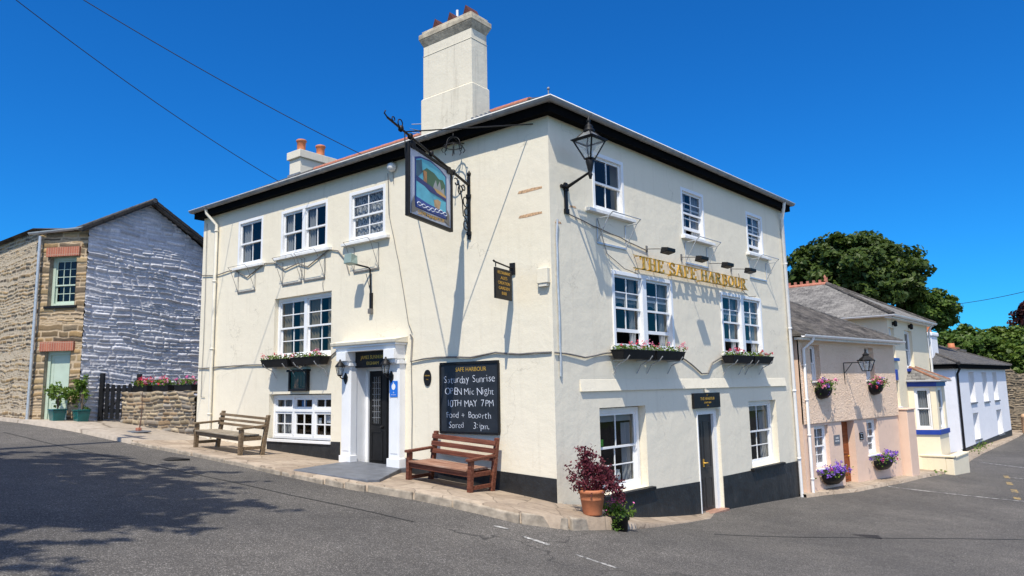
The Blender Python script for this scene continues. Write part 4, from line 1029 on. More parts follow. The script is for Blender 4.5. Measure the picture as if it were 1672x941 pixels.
# --- small hanging sign
o=thing('hanging_sign','small black hanging sign with five lines of gold lettering','pub sign',(-.80,0,3.58),-math.pi/2+R(10))
m=MB(); m.tube([(0,0,.56),(.66,0,.60)],.014,6); m.box(-.0,.035,-.05,.05,.46,.66); m.tube([(.12,0,.565),(.12,0,.50)],.01,5); m.tube([(.60,0,.60),(.60,0,.52)],.01,5); m.lathe([(0,0),(.025,.01),(.0,.03)],8,(.66,0,.60)); m.build('bracket',M['iron'],o)
m=MB(); m.box(.08,.64,-.018,.018,0,.51); bd=m.build('board',M['black'],o,bevel=.006)
m=MB()
for sd,rot in ((1,math.pi),(-1,0)):
    mm=MB(Matrix.Translation((.36,0,0))@Matrix.Rotation(rot,4,'Z')@Matrix.Translation((0,-.020,0)))
    for i,(tx_,wd) in enumerate((('RESTAURANT',.42),('ALES',.22),('CREATION',.40),('GARDEN',.36),('B&B',.16))): add_text(mm,tx_,0,0,.435-.085*i,.072,wd,.001)
    b_=len(m.v); m.v+=mm.v; m.f+=[tuple(i+b_ for i in f) for f in mm.f]; m.sm+=mm.sm
m.build('lettering',M['gold'],bd)
# --- wrought iron ornament under the eaves
o=LT('iron_ornament','small wrought iron crown-shaped bracket under the eaves beside the picture sign','ornament',1.89,6.36,.0)
m=MB(); m.tube([(0,-.01,.25),(0,-.32,.20)],.010,5)
m.tube([(.17*math.cos(a),-.30,.12+.17*math.sin(a)) for a in np.linspace(0,math.pi,14)],.010,5); m.tube([(0,-.30+.17*math.cos(a),.12+.17*math.sin(a)) for a in np.linspace(0,math.pi,14)],.009,5)
m.tube([(.17*math.cos(a),-.30+.17*math.sin(a),.12) for a in np.linspace(0,2*math.pi,20)],.010,5)
for k in range(8):
    a=k*math.pi/4; x,y=.17*math.cos(a),-.30+.17*math.sin(a); m.tube([(x,y,.12),(x*1.25,y+.04*math.sin(a),.05),(x*1.1,y,.0)],.008,5)
m.lathe([(0,0),(.02,.02),(.008,.06),(0,.09)],8,(0,-.30,.29)); m.tube([(0,-.3,.12),(.02,-.3,-.03)],.012,5); m.build('ironwork',M['iron'],o)
# --- television aerial behind the chimney
o=thing('roof_aerial','thin television aerial sticking out from the tall chimney over the roof','aerial',(-3.12,.35,7.40))
m=MB(); m.tube([(0,0,0),(-.42,-.1,.06)],.010,5); m.tube([(-.02,0,-.22),(-.40,-.1,-.12)],.008,5)
for k in range(7): 
    x=-.1-.05*k; m.tube([(x,-.18,-.17+.02*k),(x,.16,-.17+.02*k)],.004,4)
m.build('rod',M['galv'],o)
# --- street lantern on the corner
o=RTh('street_lantern','black four-sided street lantern on an iron arm at the pub corner','lantern',.42,5.06)
m=MB(); m.box(-.035,.035,-.03,0,.0,.52); m.box(-.05,.05,-.045,0,.38,.50); m.box(-.05,.05,-.045,0,-.02,.06); m.tube([(0,-.03,.43),(0,-.30,.52),(0,-.54,.60)],[.032,.024,.02],8); m.tube([(0,-.02,.44),(-.14,-.03,.44)],.03,7); m.lathe([(.02,-.12),(.028,-.08),(.04,-.05),(.024,-.02),(.04,.02),(.055,.10),(.075,.18),(.06,.22)],12,(0,-.54,.60)); m.build('bracket',M['iron'],o)
c=(0,-.54,.82); w0,w1,hh=.06,.19,.31
def ringsq(mb,h,z,r): mb.tube([(c[0]-h,c[1]-h,c[2]+z),(c[0]+h,c[1]-h,c[2]+z),(c[0]+h,c[1]+h,c[2]+z),(c[0]-h,c[1]+h,c[2]+z),(c[0]-h,c[1]-h,c[2]+z)],r,6)
m=MB()
for sx in (-1,1):
    for sy in (-1,1): m.tube([(c[0]+sx*w0,c[1]+sy*w0,c[2]),(c[0]+sx*w1,c[1]+sy*w1,c[2]+hh)],.014,6)
ringsq(m,w0,0,.018); ringsq(m,w1,hh,.018); ringsq(m,w1+.025,hh+.015,.012); ringsq(m,.06,hh+.16,.014)
for sx in (-1,1):
    for sy in (-1,1): m.tube([(c[0]+sx*w1,c[1]+sy*w1,c[2]+hh),(c[0]+sx*.06,c[1]+sy*.06,c[2]+hh+.16)],.012,6)
m.build('frame',M['iron'],o)
m=MB(); m.lathe([(.085,.15),(.10,.175),(.085,.20),(.06,.22),(.075,.245),(.055,.27),(.03,.29),(.025,.33),(.04,.35),(.018,.38),(.010,.44),(0,.45)],14,(c[0],c[1],c[2]+hh)); m.build('cap',M['iron'],o)
m=MB()
Q=[(-1,-1),(1,-1),(1,1),(-1,1)]
for i in range(4):
    a,b=Q[i],Q[(i+1)%4]
    m.quad((c[0]+a[0]*w0,c[1]+a[1]*w0,c[2]),(c[0]+b[0]*w0,c[1]+b[1]*w0,c[2]),(c[0]+b[0]*w1,c[1]+b[1]*w1,c[2]+hh),(c[0]+a[0]*w1,c[1]+a[1]*w1,c[2]+hh))
    m.quad((c[0]+a[0]*w1,c[1]+a[1]*w1,c[2]+hh),(c[0]+b[0]*w1,c[1]+b[1]*w1,c[2]+hh),(c[0]+b[0]*.06,c[1]+b[1]*.06,c[2]+hh+.16),(c[0]+a[0]*.06,c[1]+a[1]*.06,c[2]+hh+.16))
m.build('glass',M['lampglass'],o)
# --- four sign floodlights
FLB=None
def fl_part(o):
    m=MB(); m.tube([(-.05,0,.06),(-.05,-.30,.02),(0,-.40,.0)],.010,6); m.box(-.075,-.025,-.02,0,.0,.12); m.tube([(-.05,-.01,.0),(-.03,-.01,-.20),(.02,-.012,-.30)],.004,4); m.build('arm',M['cable'],o)
    m=MB(); m.hexa([(-.16,-.52,-.06),(.16,-.52,-.06),(.16,-.36,-.09),(-.16,-.36,-.09),(-.15,-.53,.01),(.15,-.53,.01),(.13,-.38,.035),(-.13,-.38,.035)]); m.build('housing',M['black'],o,bevel=.012)
FLl=['black sign floodlight nearest the street lantern, at the T of the gold lettering','second black sign floodlight from the lantern, under the middle top window','third black sign floodlight from the lantern, above the letters HARBOUR','black sign floodlight nearest the white drainpipe, last of the row']
fl0=None
for i,v in enumerate((2.98,4.32,5.47,6.60)):
    p=RT@Vector((v,0,4.70))
    if fl0 is None:
        fl0=thing('floodlight',FLl[0],'floodlight',p,R(86),'floodlights over the gold lettering'); fl_part(fl0); r_=fl0
    else:
        r_=fl0.copy(); COL.objects.link(r_); r_.location=p; r_['label']=FLl[i]
        for chd in list(fl0.children):
            c2_=chd.copy(); COL.objects.link(c2_); c2_.parent=r_
# --- gold lettering
o=RTh('fascia_lettering','raised gold letters reading THE SAFE HARBOUR on rails on the side wall','lettering',0,4.31)
word(o,'letter','THE SAFE HARBOUR',2.50,7.10,0,.245,-.135,-.105,M['gold'])
m=MB(); m.box(2.3,7.2,-.104,-.094,-.012,.008); m.box(2.3,7.2,-.104,-.094,.235,.25)
for x in (2.5,3.7,4.9,6.1,7.05):
    m.box(x-.008,x+.008,-.094,0,-.012,.006); m.box(x-.008,x+.008,-.094,0,.236,.25)
m.build('rail',M['gold'],o)
# --- sign over side door
o=RTh('door_sign','black name board with gold lettering over the narrow side door','sign',4.98,1.64)
m=MB(); m.box(-.57,.57,-.06,-.0,0,.31); bd=m.build('board',M['black'],o,bevel=.005)
m=MB(); add_text(m,'TO',0,-.062,.265,.045); add_text(m,'THE HARBOUR',0,-.062,.19,.085,.62); add_text(m,'DOOR BAR',0,-.062,.11,.05,.3); add_text(m,'1716',0,-.062,.05,.04); m.build('lettering',M['gold'],bd)
m=MB(); m.prism([(-.06,.36),(.06,.36),(.0,.48)],-.03,-.0); m.box(-.03,.03,-.10,0,.32,.36); m.build('lamp_bracket',M['chim'],o)
# --- flower boxes
def flower_box(o,w_,seed,bl=.3):
    m=MB(); m.hexa([(-w_/2+.03,-.30,0),(w_/2-.03,-.30,0),(w_/2-.03,-.10,0),(-w_/2+.03,-.10,0),(-w_/2,-.34,.15),(w_/2,-.34,.15),(w_/2,-.06,.15),(-w_/2,-.06,.15)]); m.box(-w_/2-.01,w_/2+.01,-.35,-.05,.15,.165); m.build('trough',M['black'],o,bevel=.006)
    for x in (-w_*.36,w_*.36): m=MB(); m.tube([(x,-.01,-.25),(x,-.10,-.10),(x,-.30,-.01),(x,-.36,.06)],.010,5); m.tube([(x,-.01,-.02),(x,-.3,-.012)],.010,5); m.build('bracket',M['galv'],o)
    r=np.random.default_rng(seed); n=200
    P=np.c_[r.uniform(-w_/2,w_/2,n),r.uniform(-.36,-.05,n),.165+.09*r.random(n)**1.5]
    leafobj('foliage',P,.026,M['leaf_green'],o,seed,up=.6)
    k=9; C_=np.c_[r.uniform(-w_/2,w_/2,k),r.uniform(-.36,-.10,k),.21+.11*r.random(k)]
    for mt,s_ in (('fl_red',slice(0,6)),('fl_pink',slice(6,9))):
        Q_=np.concatenate([c_+r.normal(size=(16,3))*.020 for c_ in C_[s_]])
        leafobj('blooms',Q_,.016,M[mt],o,seed+3,up=.5)
LB=[('black flower box with red geraniums, left of the pair above the menu case',7.28,2.68),('black flower box with red geraniums, right of the pair above the menu case',6.16,2.69)]
for i,(lb_,u,z) in enumerate(LB):
    o=LT('flower_box',lb_,'flower box',u,z,0,'flower boxes under the first-floor windows'); flower_box(o,1.0,40+i)
for i,(lb_,v,z) in enumerate([('black flower box under the first-floor window nearest the pub corner, left half',2.03,2.60),('black flower box under the first-floor window nearest the pub corner, right half',3.13,2.60),('black flower box under the first-floor window nearest the white drainpipe, left half',6.25,2.58),('black flower box under the first-floor window nearest the white drainpipe, right half',7.33,2.58)]):
    o=RTh('flower_box',lb_,'flower box',v,z,0,'flower boxes under the first-floor windows'); flower_box(o,1.04,50+i)
# ================================================================== STREET
def axis(lo,hi,st):
    a=list(np.arange(lo,hi+1e-6,st)); return np.array(a)
gx=np.r_[-2500,-900,-350,-150,-90,axis(-60,60,.75),90,150,350,900,2500]; gy=np.r_[-2500,-900,-350,-150,-90,axis(-60,75,.75),110,180,350,900,2500]
def sheet(name,gx,gy,dz,mat):
    X,Y=np.meshgrid(gx,gy); Z=GV(X,Y)+dz; nx,ny=len(gx),len(gy)
    idx=np.arange(nx*ny).reshape(ny,nx); F=np.stack([idx[:-1,:-1],idx[:-1,1:],idx[1:,1:],idx[1:,:-1]],-1).reshape(-1,4)
    return struct(mesh_np(name,np.stack([X,Y,Z],-1).reshape(-1,3),F,mat,None,True))
sheet('ground',gx,gy,-.35,M['grass'])
sheet('road',axis(-42,34,.4),axis(-26,72,.4),-.05,M['asphalt'])
def resample(P,st):
    out=[np.array(P[0],float)]
    for a,b in zip(P[:-1],P[1:]):
        a=np.array(a,float);b=np.array(b,float); n=max(1,int(np.linalg.norm(b-a)/st))
        for k in range(1,n+1): out.append(a+(b-a)*k/n)
    return out
def pavement(name,outer,inner,h,mat,n=8,skirt=.3,jit=0.0):
    """strip between kerb polyline and inner polyline (same number of points)"""
    A=[];B=[]
    for i in range(len(outer)-1):
        m=max(1,int(math.dist(outer[i],outer[i+1])/.3))
        for k in range(m):
            f=k/m; A.append(np.array(outer[i])*(1-f)+np.array(outer[i+1])*f); B.append(np.array(inner[i])*(1-f)+np.array(inner[i+1])*f)
    A.append(np.array(outer[-1],float));B.append(np.array(inner[-1],float))
    hs=np.interp(np.linspace(0,1,len(A)),np.linspace(0,1,len(h)),h) if isinstance(h,(list,tuple)) else np.full(len(A),h)
    V=[];F=[]
    for a,b,hh in zip(A,B,hs):
        a=a+rng.normal(size=2)*jit
        V.append((a[0],a[1],G(*a)-skirt))
        for k in range(n+1):
            p=a+(b-a)*k/n; V.append((p[0],p[1],G(*p)+hh))
    w=n+2
    for i in range(len(A)-1):
        for k in range(w-1): F.append((i*w+k,(i+1)*w+k,(i+1)*w+k+1,i*w+k+1))
    o=mesh_np(name,V,[f[::-1] for f in F],mat); return struct(o)
KL=[(-45,-2.6),(-30,-2.5),(-17.77,-2.35),(-14.71,-2.36),(-12.91,-2.12),(-10.05,-2.03),(-7.39,-1.97),(-4.16,-2.0),(-2.9,-1.9),(-2.1,-1.6),(-.76,-1.31),(.13,-1.12),(.55,-.75),(.80,-.25),(.94,.40)]
KI=[(-45,2),(-30,2),(-17.77,2),(-14.71,5),(-12.91,5),(-10.05,.1),(-7.39,.1),(-4.16,.1),(-2.9,.1),(-2.1,.1),(-.76,.1),(-.05,.1),(.05,.12),(.10,.3),(.1,.95)]
pavement('pavement',KL[:6],KI[:6],[.0,.0,.0,.02,.03,.04],M['conc'])
pavement('pavement',KL[5:],KI[5:],[.04,.03,.02,.03,.05,.06,.08,.10,.12,.13],M['pave'],jit=.012)
# rough kerb stones along the edge of the pub pavement
kb=MB(); pts=resample(KL[5:],.05); i=0; rr=random.Random(4)
while i<len(pts)-6:
    n=rr.randint(8,26); j=min(i+n,len(pts)-1); a,b=pts[i],pts[j]; d=(b-a)/np.linalg.norm(b-a); nn=np.array((d[1],-d[0]))
    f=i/len(pts); hh=.025+.115*max(0,(f-.45)/.55); wd=.06+.03*rr.random()
    o1,o2=.0+.06*rr.random(),.0+.06*rr.random()
    p=[a+nn*o1+d*.018,b+nn*o2-d*.018,b-nn*wd-d*.014,a-nn*wd+d*.014]
    zz=[G(*q_)+hh-.004+rr.uniform(-.012,.012) for q_ in p]
    kb.hexa([(q_[0]+nn[0]*.02,q_[1]+nn[1]*.02,G(*q_)-.25) for q_ in p]+[(q_[0],q_[1],z) for q_,z in zip(p,zz)])
    i=j
struct(kb.build('kerb',M['kerb'],bevel=.018))
pavement('pavement',[(.93,.45),(.95,.9),(.74,2.25),(.67,4.19),(.45,4.9)],[(.1,.45),(.1,.9),(.1,2.25),(.3,4.19),(.32,4.9)],[.05,-.01,-.035,-.04,-.042],M['pave'],4,.1)
KR=[(.86,9.6),(1.06,10.39),(1.55,11.68),(2.14,14.97),(2.45,18.5),(2.55,22.79),(2.2,29),(1.95,35.07),(2.5,42.0),(2.95,50.27),(3.6,60)]
KRI=[(.6,9.6),(.6,10.39),(.9,11.68),(1.3,14.97),(.5,18.5),(.5,22.79),(.5,29),(1.0,35.07),(1.6,42.0),(1.9,50.27),(2,60)]
pavement('pavement',KR,KRI,.03,M['pave'],4,.3)
# painted marks draped on the road
def drape_line(name,P,wd,mat,dz=-.044):
    pts=resample(P,.25); V=[];F=[]
    for i,p in enumerate(pts):
        a=pts[max(i-1,0)];b=pts[min(i+1,len(pts)-1)]; d=(b-a)/np.linalg.norm(b-a); nn=np.array((-d[1],d[0]))*wd/2
        for s in (-1,1): q_=p+nn*s; V.append((q_[0],q_[1],G(*q_)+dz))
    for i in range(len(pts)-1): F.append((2*i,2*i+1,2*i+3,2*i+2))
    o=mesh_np(name,V,[f[::-1] for f in F],mat); return struct(o)
drape_line('road_marking',[(.06,-1.63),(.27,-1.56)],.07,M['line_white']); drape_line('road_marking',[(.58,-1.66),(1.02,-1.66)],.09,M['line_white'])
drape_line('road_marking',[(1.5,-1.75),(2.2,-1.95)],.06,M['line_white']); drape_line('road_marking',[(2.55,-2.05),(2.9,-2.15)],.05,M['line_white'])
drape_line('road_marking',[(1.95,13.45),(3.5,13.55),(9,13.9)],.09,M['line_white']); drape_line('road_marking',[(2.65,27.9),(8,23.2)],.12,M['line_white'])
for a,b in (((4.05,21.6),(4.20,20.4)),((4.36,18.7),(4.48,17.7)),((4.66,16.3),(4.76,15.5)),((4.86,14.4),(4.92,13.9))): drape_line('road_marking',[a,b],.16,M['line_yellow'])
drape_line('road_marking',[(4.15,20.9),(8,20.5)],.12,M['line_white'])
def drain(label,x,y,a,sx,sy):
    o=thing('drain_cover',label,'drain cover',(x,y,G(x,y)-.05),a)
    m=MB(); m.box(-sx,sx,-sy,sy,-.03,.006); m.build('frame',M['iron'],o)
    m=MB()
    n=8
    for k in range(n): xx=-sx+.04+(2*sx-.08)*k/(n-1); m.box(xx-.012,xx+.012,-sy+.04,sy-.04,.006,.012)
    m.build('grating',plain('cast_iron',(.05,.045,.042),.7,.3,30,.3),o)
drain('iron drain grating in the road in front of the weathered bench',-7.1,-2.62,0,.3,.22)
drain('round-worn iron cover in the road near the bottom right',3.3,4.9,.4,.22,.16)
# slate step at the main door
m=MB(); z=.70
P=[(-4.95,.05),(-4.95,-.35),(-4.2,-1.92),(-2.55,-1.68),(-2.50,-1.45),(-3.40,-.15),(-3.40,.05)]
m.prismz(P,.35,z); m.add([],[])
# tilt follows the pavement
tz_=[.745,.745,.805,.71,.70,.70,.70]
m.v=[(x,y,zz if i<7 else tz_[i-7]) for i,(x,y,zz) in enumerate(m.v)]
tag(m.build('doorstep',M['stepslate'],bevel=.014),'wide blue-grey slate step in front of the white main doorway','step')
# ================================================================== BENCHES
def bench(label,x,y,z,w_,d,hs,hb,ha,wd,seat,rz,tiltx=0):
    o=thing('bench',label,'bench',(x,y,z),rz)
    o.rotation_euler=(0,tiltx,rz)
    t=.07
    for sx in (-1,1):
        xa=sx*(w_/2-t/2)
        m=MB(); m.box(xa-t/2,xa+t/2,-d/2,-d/2+.085,-.06,ha-.03); m.build('leg',M[wd],o,bevel=.006)
        m=MB(); m.hexa([(xa-t/2,d/2-.09,-.06),(xa+t/2,d/2-.09,-.06),(xa+t/2,d/2,-.06),(xa-t/2,d/2,-.06),(xa-t/2,d/2+.03,hb),(xa+t/2,d/2+.03,hb),(xa+t/2,d/2+.10,hb),(xa-t/2,d/2+.10,hb)]); m.build('leg',M[wd],o,bevel=.006)
        m=MB(); m.hexa([(xa-.05,-d/2-.04,ha-.03),(xa+.05,-d/2-.04,ha-.03),(xa+.04,d/2-.01,ha-.0),(xa-.04,d/2-.01,ha-.0),(xa-.05,-d/2-.04,ha+.012),(xa+.05,-d/2-.04,ha+.012),(xa+.04,d/2+.0,ha+.04),(xa-.04,d/2+.0,ha+.04)]); m.build('armrest',M[wd],o,bevel=.006)
        m=MB(); m.box(xa-.03,xa+.03,-d/2+.085,d/2-.09,hs-.10,hs-.03); m.box(xa-.025,xa+.025,-d/2+.085,d/2-.085,.12,.18); m.build('side_rail',M[wd],o,bevel=.004)
    m=MB(); m.box(-w_/2+t,w_/2-t,-d/2+.02,-d/2+.065,hs-.10,hs-.012); m.box(-w_/2+t,w_/2-t,d/2-.08,d/2-.04,hs-.10,hs-.02); m.build('front_rail',M[wd],o,bevel=.005)
    n=5; sw=(d-.06)/n
    m=MB()
    for k in range(n):
        y0=-d/2-.03+k*sw; dz=random.uniform(-.004,.004)
        m.box(-w_/2+t+.004,w_/2-t-.004,y0+.006,y0+sw-.006,hs-.012+dz,hs+.016+dz)
    m.build('seat',M[seat],o,bevel=.005)
    m=MB(); 
    for k in range(3):
        z0=hs+.11+(hb-hs-.11)*k/3; z1=z0+(hb-hs-.11)/3-.045
        yf=lambda zz:d/2-.09+(.12)*(zz+.06)/(hb+.06)
        m.hexa([(-w_/2+.01,yf(z0)-.035,z0),(w_/2-.01,yf(z0)-.035,z0),(w_/2-.01,yf(z0)-.003,z0),(-w_/2+.01,yf(z0)-.003,z0),(-w_/2+.01,yf(z1)-.035,z1),(w_/2-.01,yf(z1)-.035,z1),(w_/2-.01,yf(z1)-.003,z1),(-w_/2+.01,yf(z1)-.003,z1)])
    m.build('backrest',M[wd],o,bevel=.005)
    return o
bench('weathered silvery-brown wooden bench in front of the low three-part window',-7.66,-1.12,.90,1.76,.58,.40,.80,.56,'wood','woodgrey',R(1),R(2.8))
bench('red-brown stained wooden bench under the chalkboard',-1.86,-.50,.455,1.50,.60,.42,.90,.60,'redwood','redworn',R(-1),R(3.4))
# ================================================================== PLANTS BY THE CORNER
px_,py_=.68,-.06; pz_=G(px_,py_)+.13
o=thing('potted_plant','dark purple-leaved plant in a terracotta pot at the pub corner','potted plant',(px_,py_,pz_))
m=MB(); m.lathe([(0,0),(.135,0),(.142,.02),(.175,.22),(.180,.225),(.178,.24),(.188,.31),(.205,.315),(.21,.37),(.195,.375),(.18,.34),(0,.33)],24); m.build('pot',M['terra'],o)
r=np.random.default_rng(5); P=[]
for c,rad,n in (((-.02,.02,.52),(.26,.24,.16),900),((-.10,.0,.72),(.20,.20,.20),900),((.10,.06,.66),(.20,.2,.18),600),((-.13,.03,.90),(.15,.14,.15),500),((.0,.05,.82),(.10,.10,.12),250),((.28,.12,.50),(.16,.14,.12),420),((-.30,-.05,.62),(.10,.09,.06),120),((.36,.16,.36),(.12,.10,.12),260)):
    for k in range(int(n/26)):
        cc=(np.array(c)*np.array((1,1,.86))+r.normal(size=3)*np.array(rad)*.58); P.append(cc+r.normal(size=(26,3))*.032)
P=np.concatenate(P); leafobj('foliage',P,.022,M['leaf_purple'],o,6,up=.4)
m=MB()
for k in range(16):
    a=r.uniform(0,6.28); e=np.array((math.cos(a)*.22,math.sin(a)*.2,r.uniform(.45,.8))); m.tube([(math.cos(a)*.05,math.sin(a)*.05,.34),tuple(e*np.array((.5,.5,.8))),tuple(e)],[.008,.006,.003],5)
m.build('stem',plain('red_stem',(.12,.03,.03)),o)
qx,qy=.90,.30; qz=G(qx,qy)-.17
o=thing('potted_plant','black tub with trailing green plant and magenta flowers at the corner of the raised slab','potted plant',(qx,qy,qz))
m=MB(); m.lathe([(0,0),(.13,0),(.16,.30),(.175,.31),(.175,.34),(.15,.34),(0,.30)],18); m.build('pot',M['black'],o)
P=np.concatenate([np.array((x,y,z))+r.normal(size=(40,3))*.035 for x,y,z in r.normal(size=(26,3))*np.array((.09,.09,.05))+np.array((-.03,-.02,.38))]+[np.array((x,-.14,z))+r.normal(size=(30,3))*.03 for x,z in ((-.06,.3),(-.04,.22),(.02,.26),(.06,.15),(.04,.30))])
leafobj('foliage',P,.022,M['leaf_green'],o,8,up=.5); leafobj('blooms',np.array((-.05,.03,.50))+r.normal(size=(70,3))*np.array((.07,.08,.05)),.018,M['fl_mag'],o,9,up=.5)
# ================================================================== GARDEN WALL, GATE, POTS
STC=((.30,.235,.155),(.36,.29,.19),(.22,.185,.145),(.27,.245,.21),(.40,.335,.235),(.30,.21,.125))
gw=thing('garden_wall','low rubble stone wall with flower troughs between the pub and the black gate','wall',(-14.35,-.40,1.0))
A_=Vector((-14.35,-.40)); B_=Vector((-11.12,-.02)); L_=(B_-A_).length; an=math.atan2(B_.y-A_.y,B_.x-A_.x)
gw.rotation_euler=(0,0,an)
tp=lambda x:1.20+.015*np.sin(np.asarray(x)*9)
rubble('face',None,0,L_,-.4,1.3,M['stone'],gw,21,(.05,.15),(.10,.34),.07,.012,.02,STC,(.33,.265,.19),tp,wav=.06)
rubble('end_face',Matrix.Rotation(R(-90),4,'Z')@Matrix.Translation((-.40,0,0)),0,.40,-.2,1.3,M['stone'],gw,22,(.06,.16),(.2,.4),.05,.010,.02,STC,(.36,.29,.21),lambda x:1.20+0*x,wav=.03)
m=MB(); m.hexa([(.0,-.01,1.13),(L_,-.01,1.13),(L_,.38,1.13),(0,.38,1.13),(.0,-.03,1.19),(L_,-.03,1.19),(L_,.39,1.19),(0,.39,1.19)]); m.box(.02,L_,.30,.38,-.4,1.05); m.build('coping',M['kerb'],gw,bevel=.02)
def trough(label,s,seed,w_,mats):
    p=A_+(B_-A_)*s/L_; nn=Vector((-(B_-A_).y,(B_-A_).x)).normalized()*.2; 
    o=thing('flower_trough',label,'flower trough',(p.x+nn.x,p.y+nn.y,1.0+1.195),an,'flower troughs on the garden wall')
    m=MB(); m.hexa([(-w_/2,-.10,0),(w_/2,-.10,0),(w_/2,.10,0),(-w_/2,.10,0),(-w_/2-.02,-.12,.17),(w_/2+.02,-.12,.17),(w_/2+.02,.12,.17),(-w_/2-.02,.12,.17)]); m.build('trough',M['black'],o,bevel=.006)
    r=np.random.default_rng(seed); leafobj('foliage',np.c_[r.uniform(-w_/2,w_/2,260),r.uniform(-.15,.12,260),.15+.16*r.random(260)],.034,M['leaf_green'],o,seed,up=.5)
    for mt,k in mats:
        C_=np.c_[r.uniform(-w_/2,w_/2,k),r.uniform(-.14,.1,k),r.uniform(.20,.38,k)]
        leafobj('blooms',np.concatenate([c_+r.normal(size=(16,3))*.026 for c_ in C_]),.024,M[mt],o,seed+k,up=.4)
trough('black trough of red geraniums on the garden wall, next to the gate',.62,61,.62,(('fl_red',9),('fl_pink',3)))
trough('black trough of red and pink geraniums in the middle of the garden wall',1.55,62,.66,(('fl_red',8),('fl_pink',3)))
trough('black trough of bright pink geraniums on the garden wall nearest the pub',2.55,63,.7,(('fl_pink',9),('fl_mag',6),('fl_white',3)))
# gate
g0=Vector((-14.95,-.72)); g1=Vector((-14.05,.02)); ga=math.atan2(g1.y-g0.y,g1.x-g0.x); gl_=(g1-g0).length
gt=thing('picket_gate','black picket gate between the whitewashed gable and the garden wall','gate',(g0.x,g0.y,G(g0.x,g0.y)+.03),ga)
for x,h in ((0,1.32),(gl_*.88,1.28)):
    m=MB(); m.box(x-.055,x+.055,-.05,.05,-.2,h); m.build('post',M['black'],gt,bevel=.006)
for x in np.arange(.16,gl_*.88-.08,.155):
    m=MB(); h=1.02-.10*math.sin(math.pi*x/(gl_*.88))+.06; m.prism([(x-.05,.05),(x+.05,.05),(x+.05,h-.05),(x+.03,h),(x-.03,h),(x-.05,h-.05)],-.02,.003); m.build('picket',M['black'],gt)
m=MB(); m.box(.06,gl_*.88-.06,.003,.04,.22,.32); m.box(.06,gl_*.88-.06,.003,.04,.80,.90); m.prism([(.1,.32),(.2,.32),(gl_*.88-.1,.80),(gl_*.88-.2,.80)],.004,.04); m.build('rail',M['black'],gt)
m=MB(); m.box(gl_*.88+.055,gl_+.35,-.03,.03,.75,.98); m.box(gl_*.88+.055,gl_+.3,-.02,.02,.25,.35); m.build('side_board',M['black'],gt)
# rusty stand
sx,sy=-12.0,-1.0
o=thing('iron_stand','thin bent iron rod stuck in a dark flat base in front of the garden wall','stand',(sx,sy,G(sx,sy)+.035))
m=MB(); m.prismz([(-.34,-.20),(.28,-.26),(.36,.14),(-.24,.20)],0,.035); m.build('base',M['stepslate'],o,bevel=.006)
m=MB(); m.tube([(.10,-.04,.03),(.04,.02,.30),(.0,.05,.62),(-.03,.05,.92),(-.02,.05,.98)],[.02,.015,.012,.010,.008],6); m.build('rod',plain('rusted_rod',(.09,.05,.035),.8,.3,20),o); m=MB(); m.box(-.02,.12,-.08,.02,.035,.11); m.build('foot_block',M['brick'],o,bevel=.01)
# teal pots
def shrub_pot(label,x,y,seed,h,sp):
    o=thing('potted_shrub',label,'potted shrub',(x,y,G(x,y)+.0),0,'shrubs in teal pots by the pale green door')
    m=MB(); 
    m.hexa([(-.13,-.13,0),(.13,-.13,0),(.13,.13,0),(-.13,.13,0),(-.17,-.17,.31),(.17,-.17,.31),(.17,.17,.31),(-.17,.17,.31)]); m.box(-.185,.185,-.185,.185,.31,.345); m.build('pot',M['teal'],o,bevel=.015)
    r=np.random.default_rng(seed); P=[]; s=MB()
    for c,n in sp:
        c=np.array(c)*np.array((.85,.85,.8)); s.tube([(0,0,.32),(c[0]*.25,c[1]*.25,.32+(c[2]-.32)*.55),tuple(c)],[.018,.014,.006],5)
        for k in range(n): P.append(c+r.normal(size=3)*.10+r.normal(size=(12,3))*.045)
    leafobj('foliage',np.concatenate(P),.055,M['leaf_green'],o,seed,up=.7); s.build('stem',M['bark'],o); return o
shrub_pot('teal pot with a bushy green shrub, left one by the pale green door',-15.2,-1.72,70,1.2,(((-.25,0,1.0),8),((.1,0,1.05),8),((.3,.05,.9),7),((-.38,.05,.85),4),((.0,-.05,.8),5)))
shrub_pot('teal pot with a taller sparse shrub, right one beside the whitewashed gable',-14.80,-1.27,71,1.5,(((-.15,0,1.35),8),((-.3,0,1.15),6),((-.05,.05,1.0),6),((.28,.05,.75),1),((-.25,0,.8),5)))
# ================================================================== STONE HOUSE
SH=thing('stone_house','rubble stone house with whitewashed gable on the far left','house',(-15.1,-1.25,1.1))
def rel(p): return (p[0]+15.1,p[1]+1.25)
STB=((.29,.20,.105),(.21,.15,.085),(.35,.26,.145),(.13,.10,.07),(.32,.215,.105),(.23,.18,.12)); MOR=(.50,.39,.265)
# gable faces +x: local x runs along +y
TG=Matrix.Translation((0,0,0))@Matrix.Rotation(R(94),4,'Z')
ap=1.72
tp=lambda x:np.where(np.asarray(x)<ap,5.72+(np.asarray(x)-0)*.60,5.72+ap*.60-(np.asarray(x)-ap)*.60)
rubble('gable_wall',TG,-.0,4.2,-.3,7.0,M['whitestone'],SH,31,(.05,.14),(.12,.42),.085,.012,.020,((.58,.59,.63),(.55,.56,.60),(.61,.62,.66)),(.52,.53,.57),tp,wav=.055,tilt=.05,lip=.9,soft=.026,rough=.008,patch=.45)
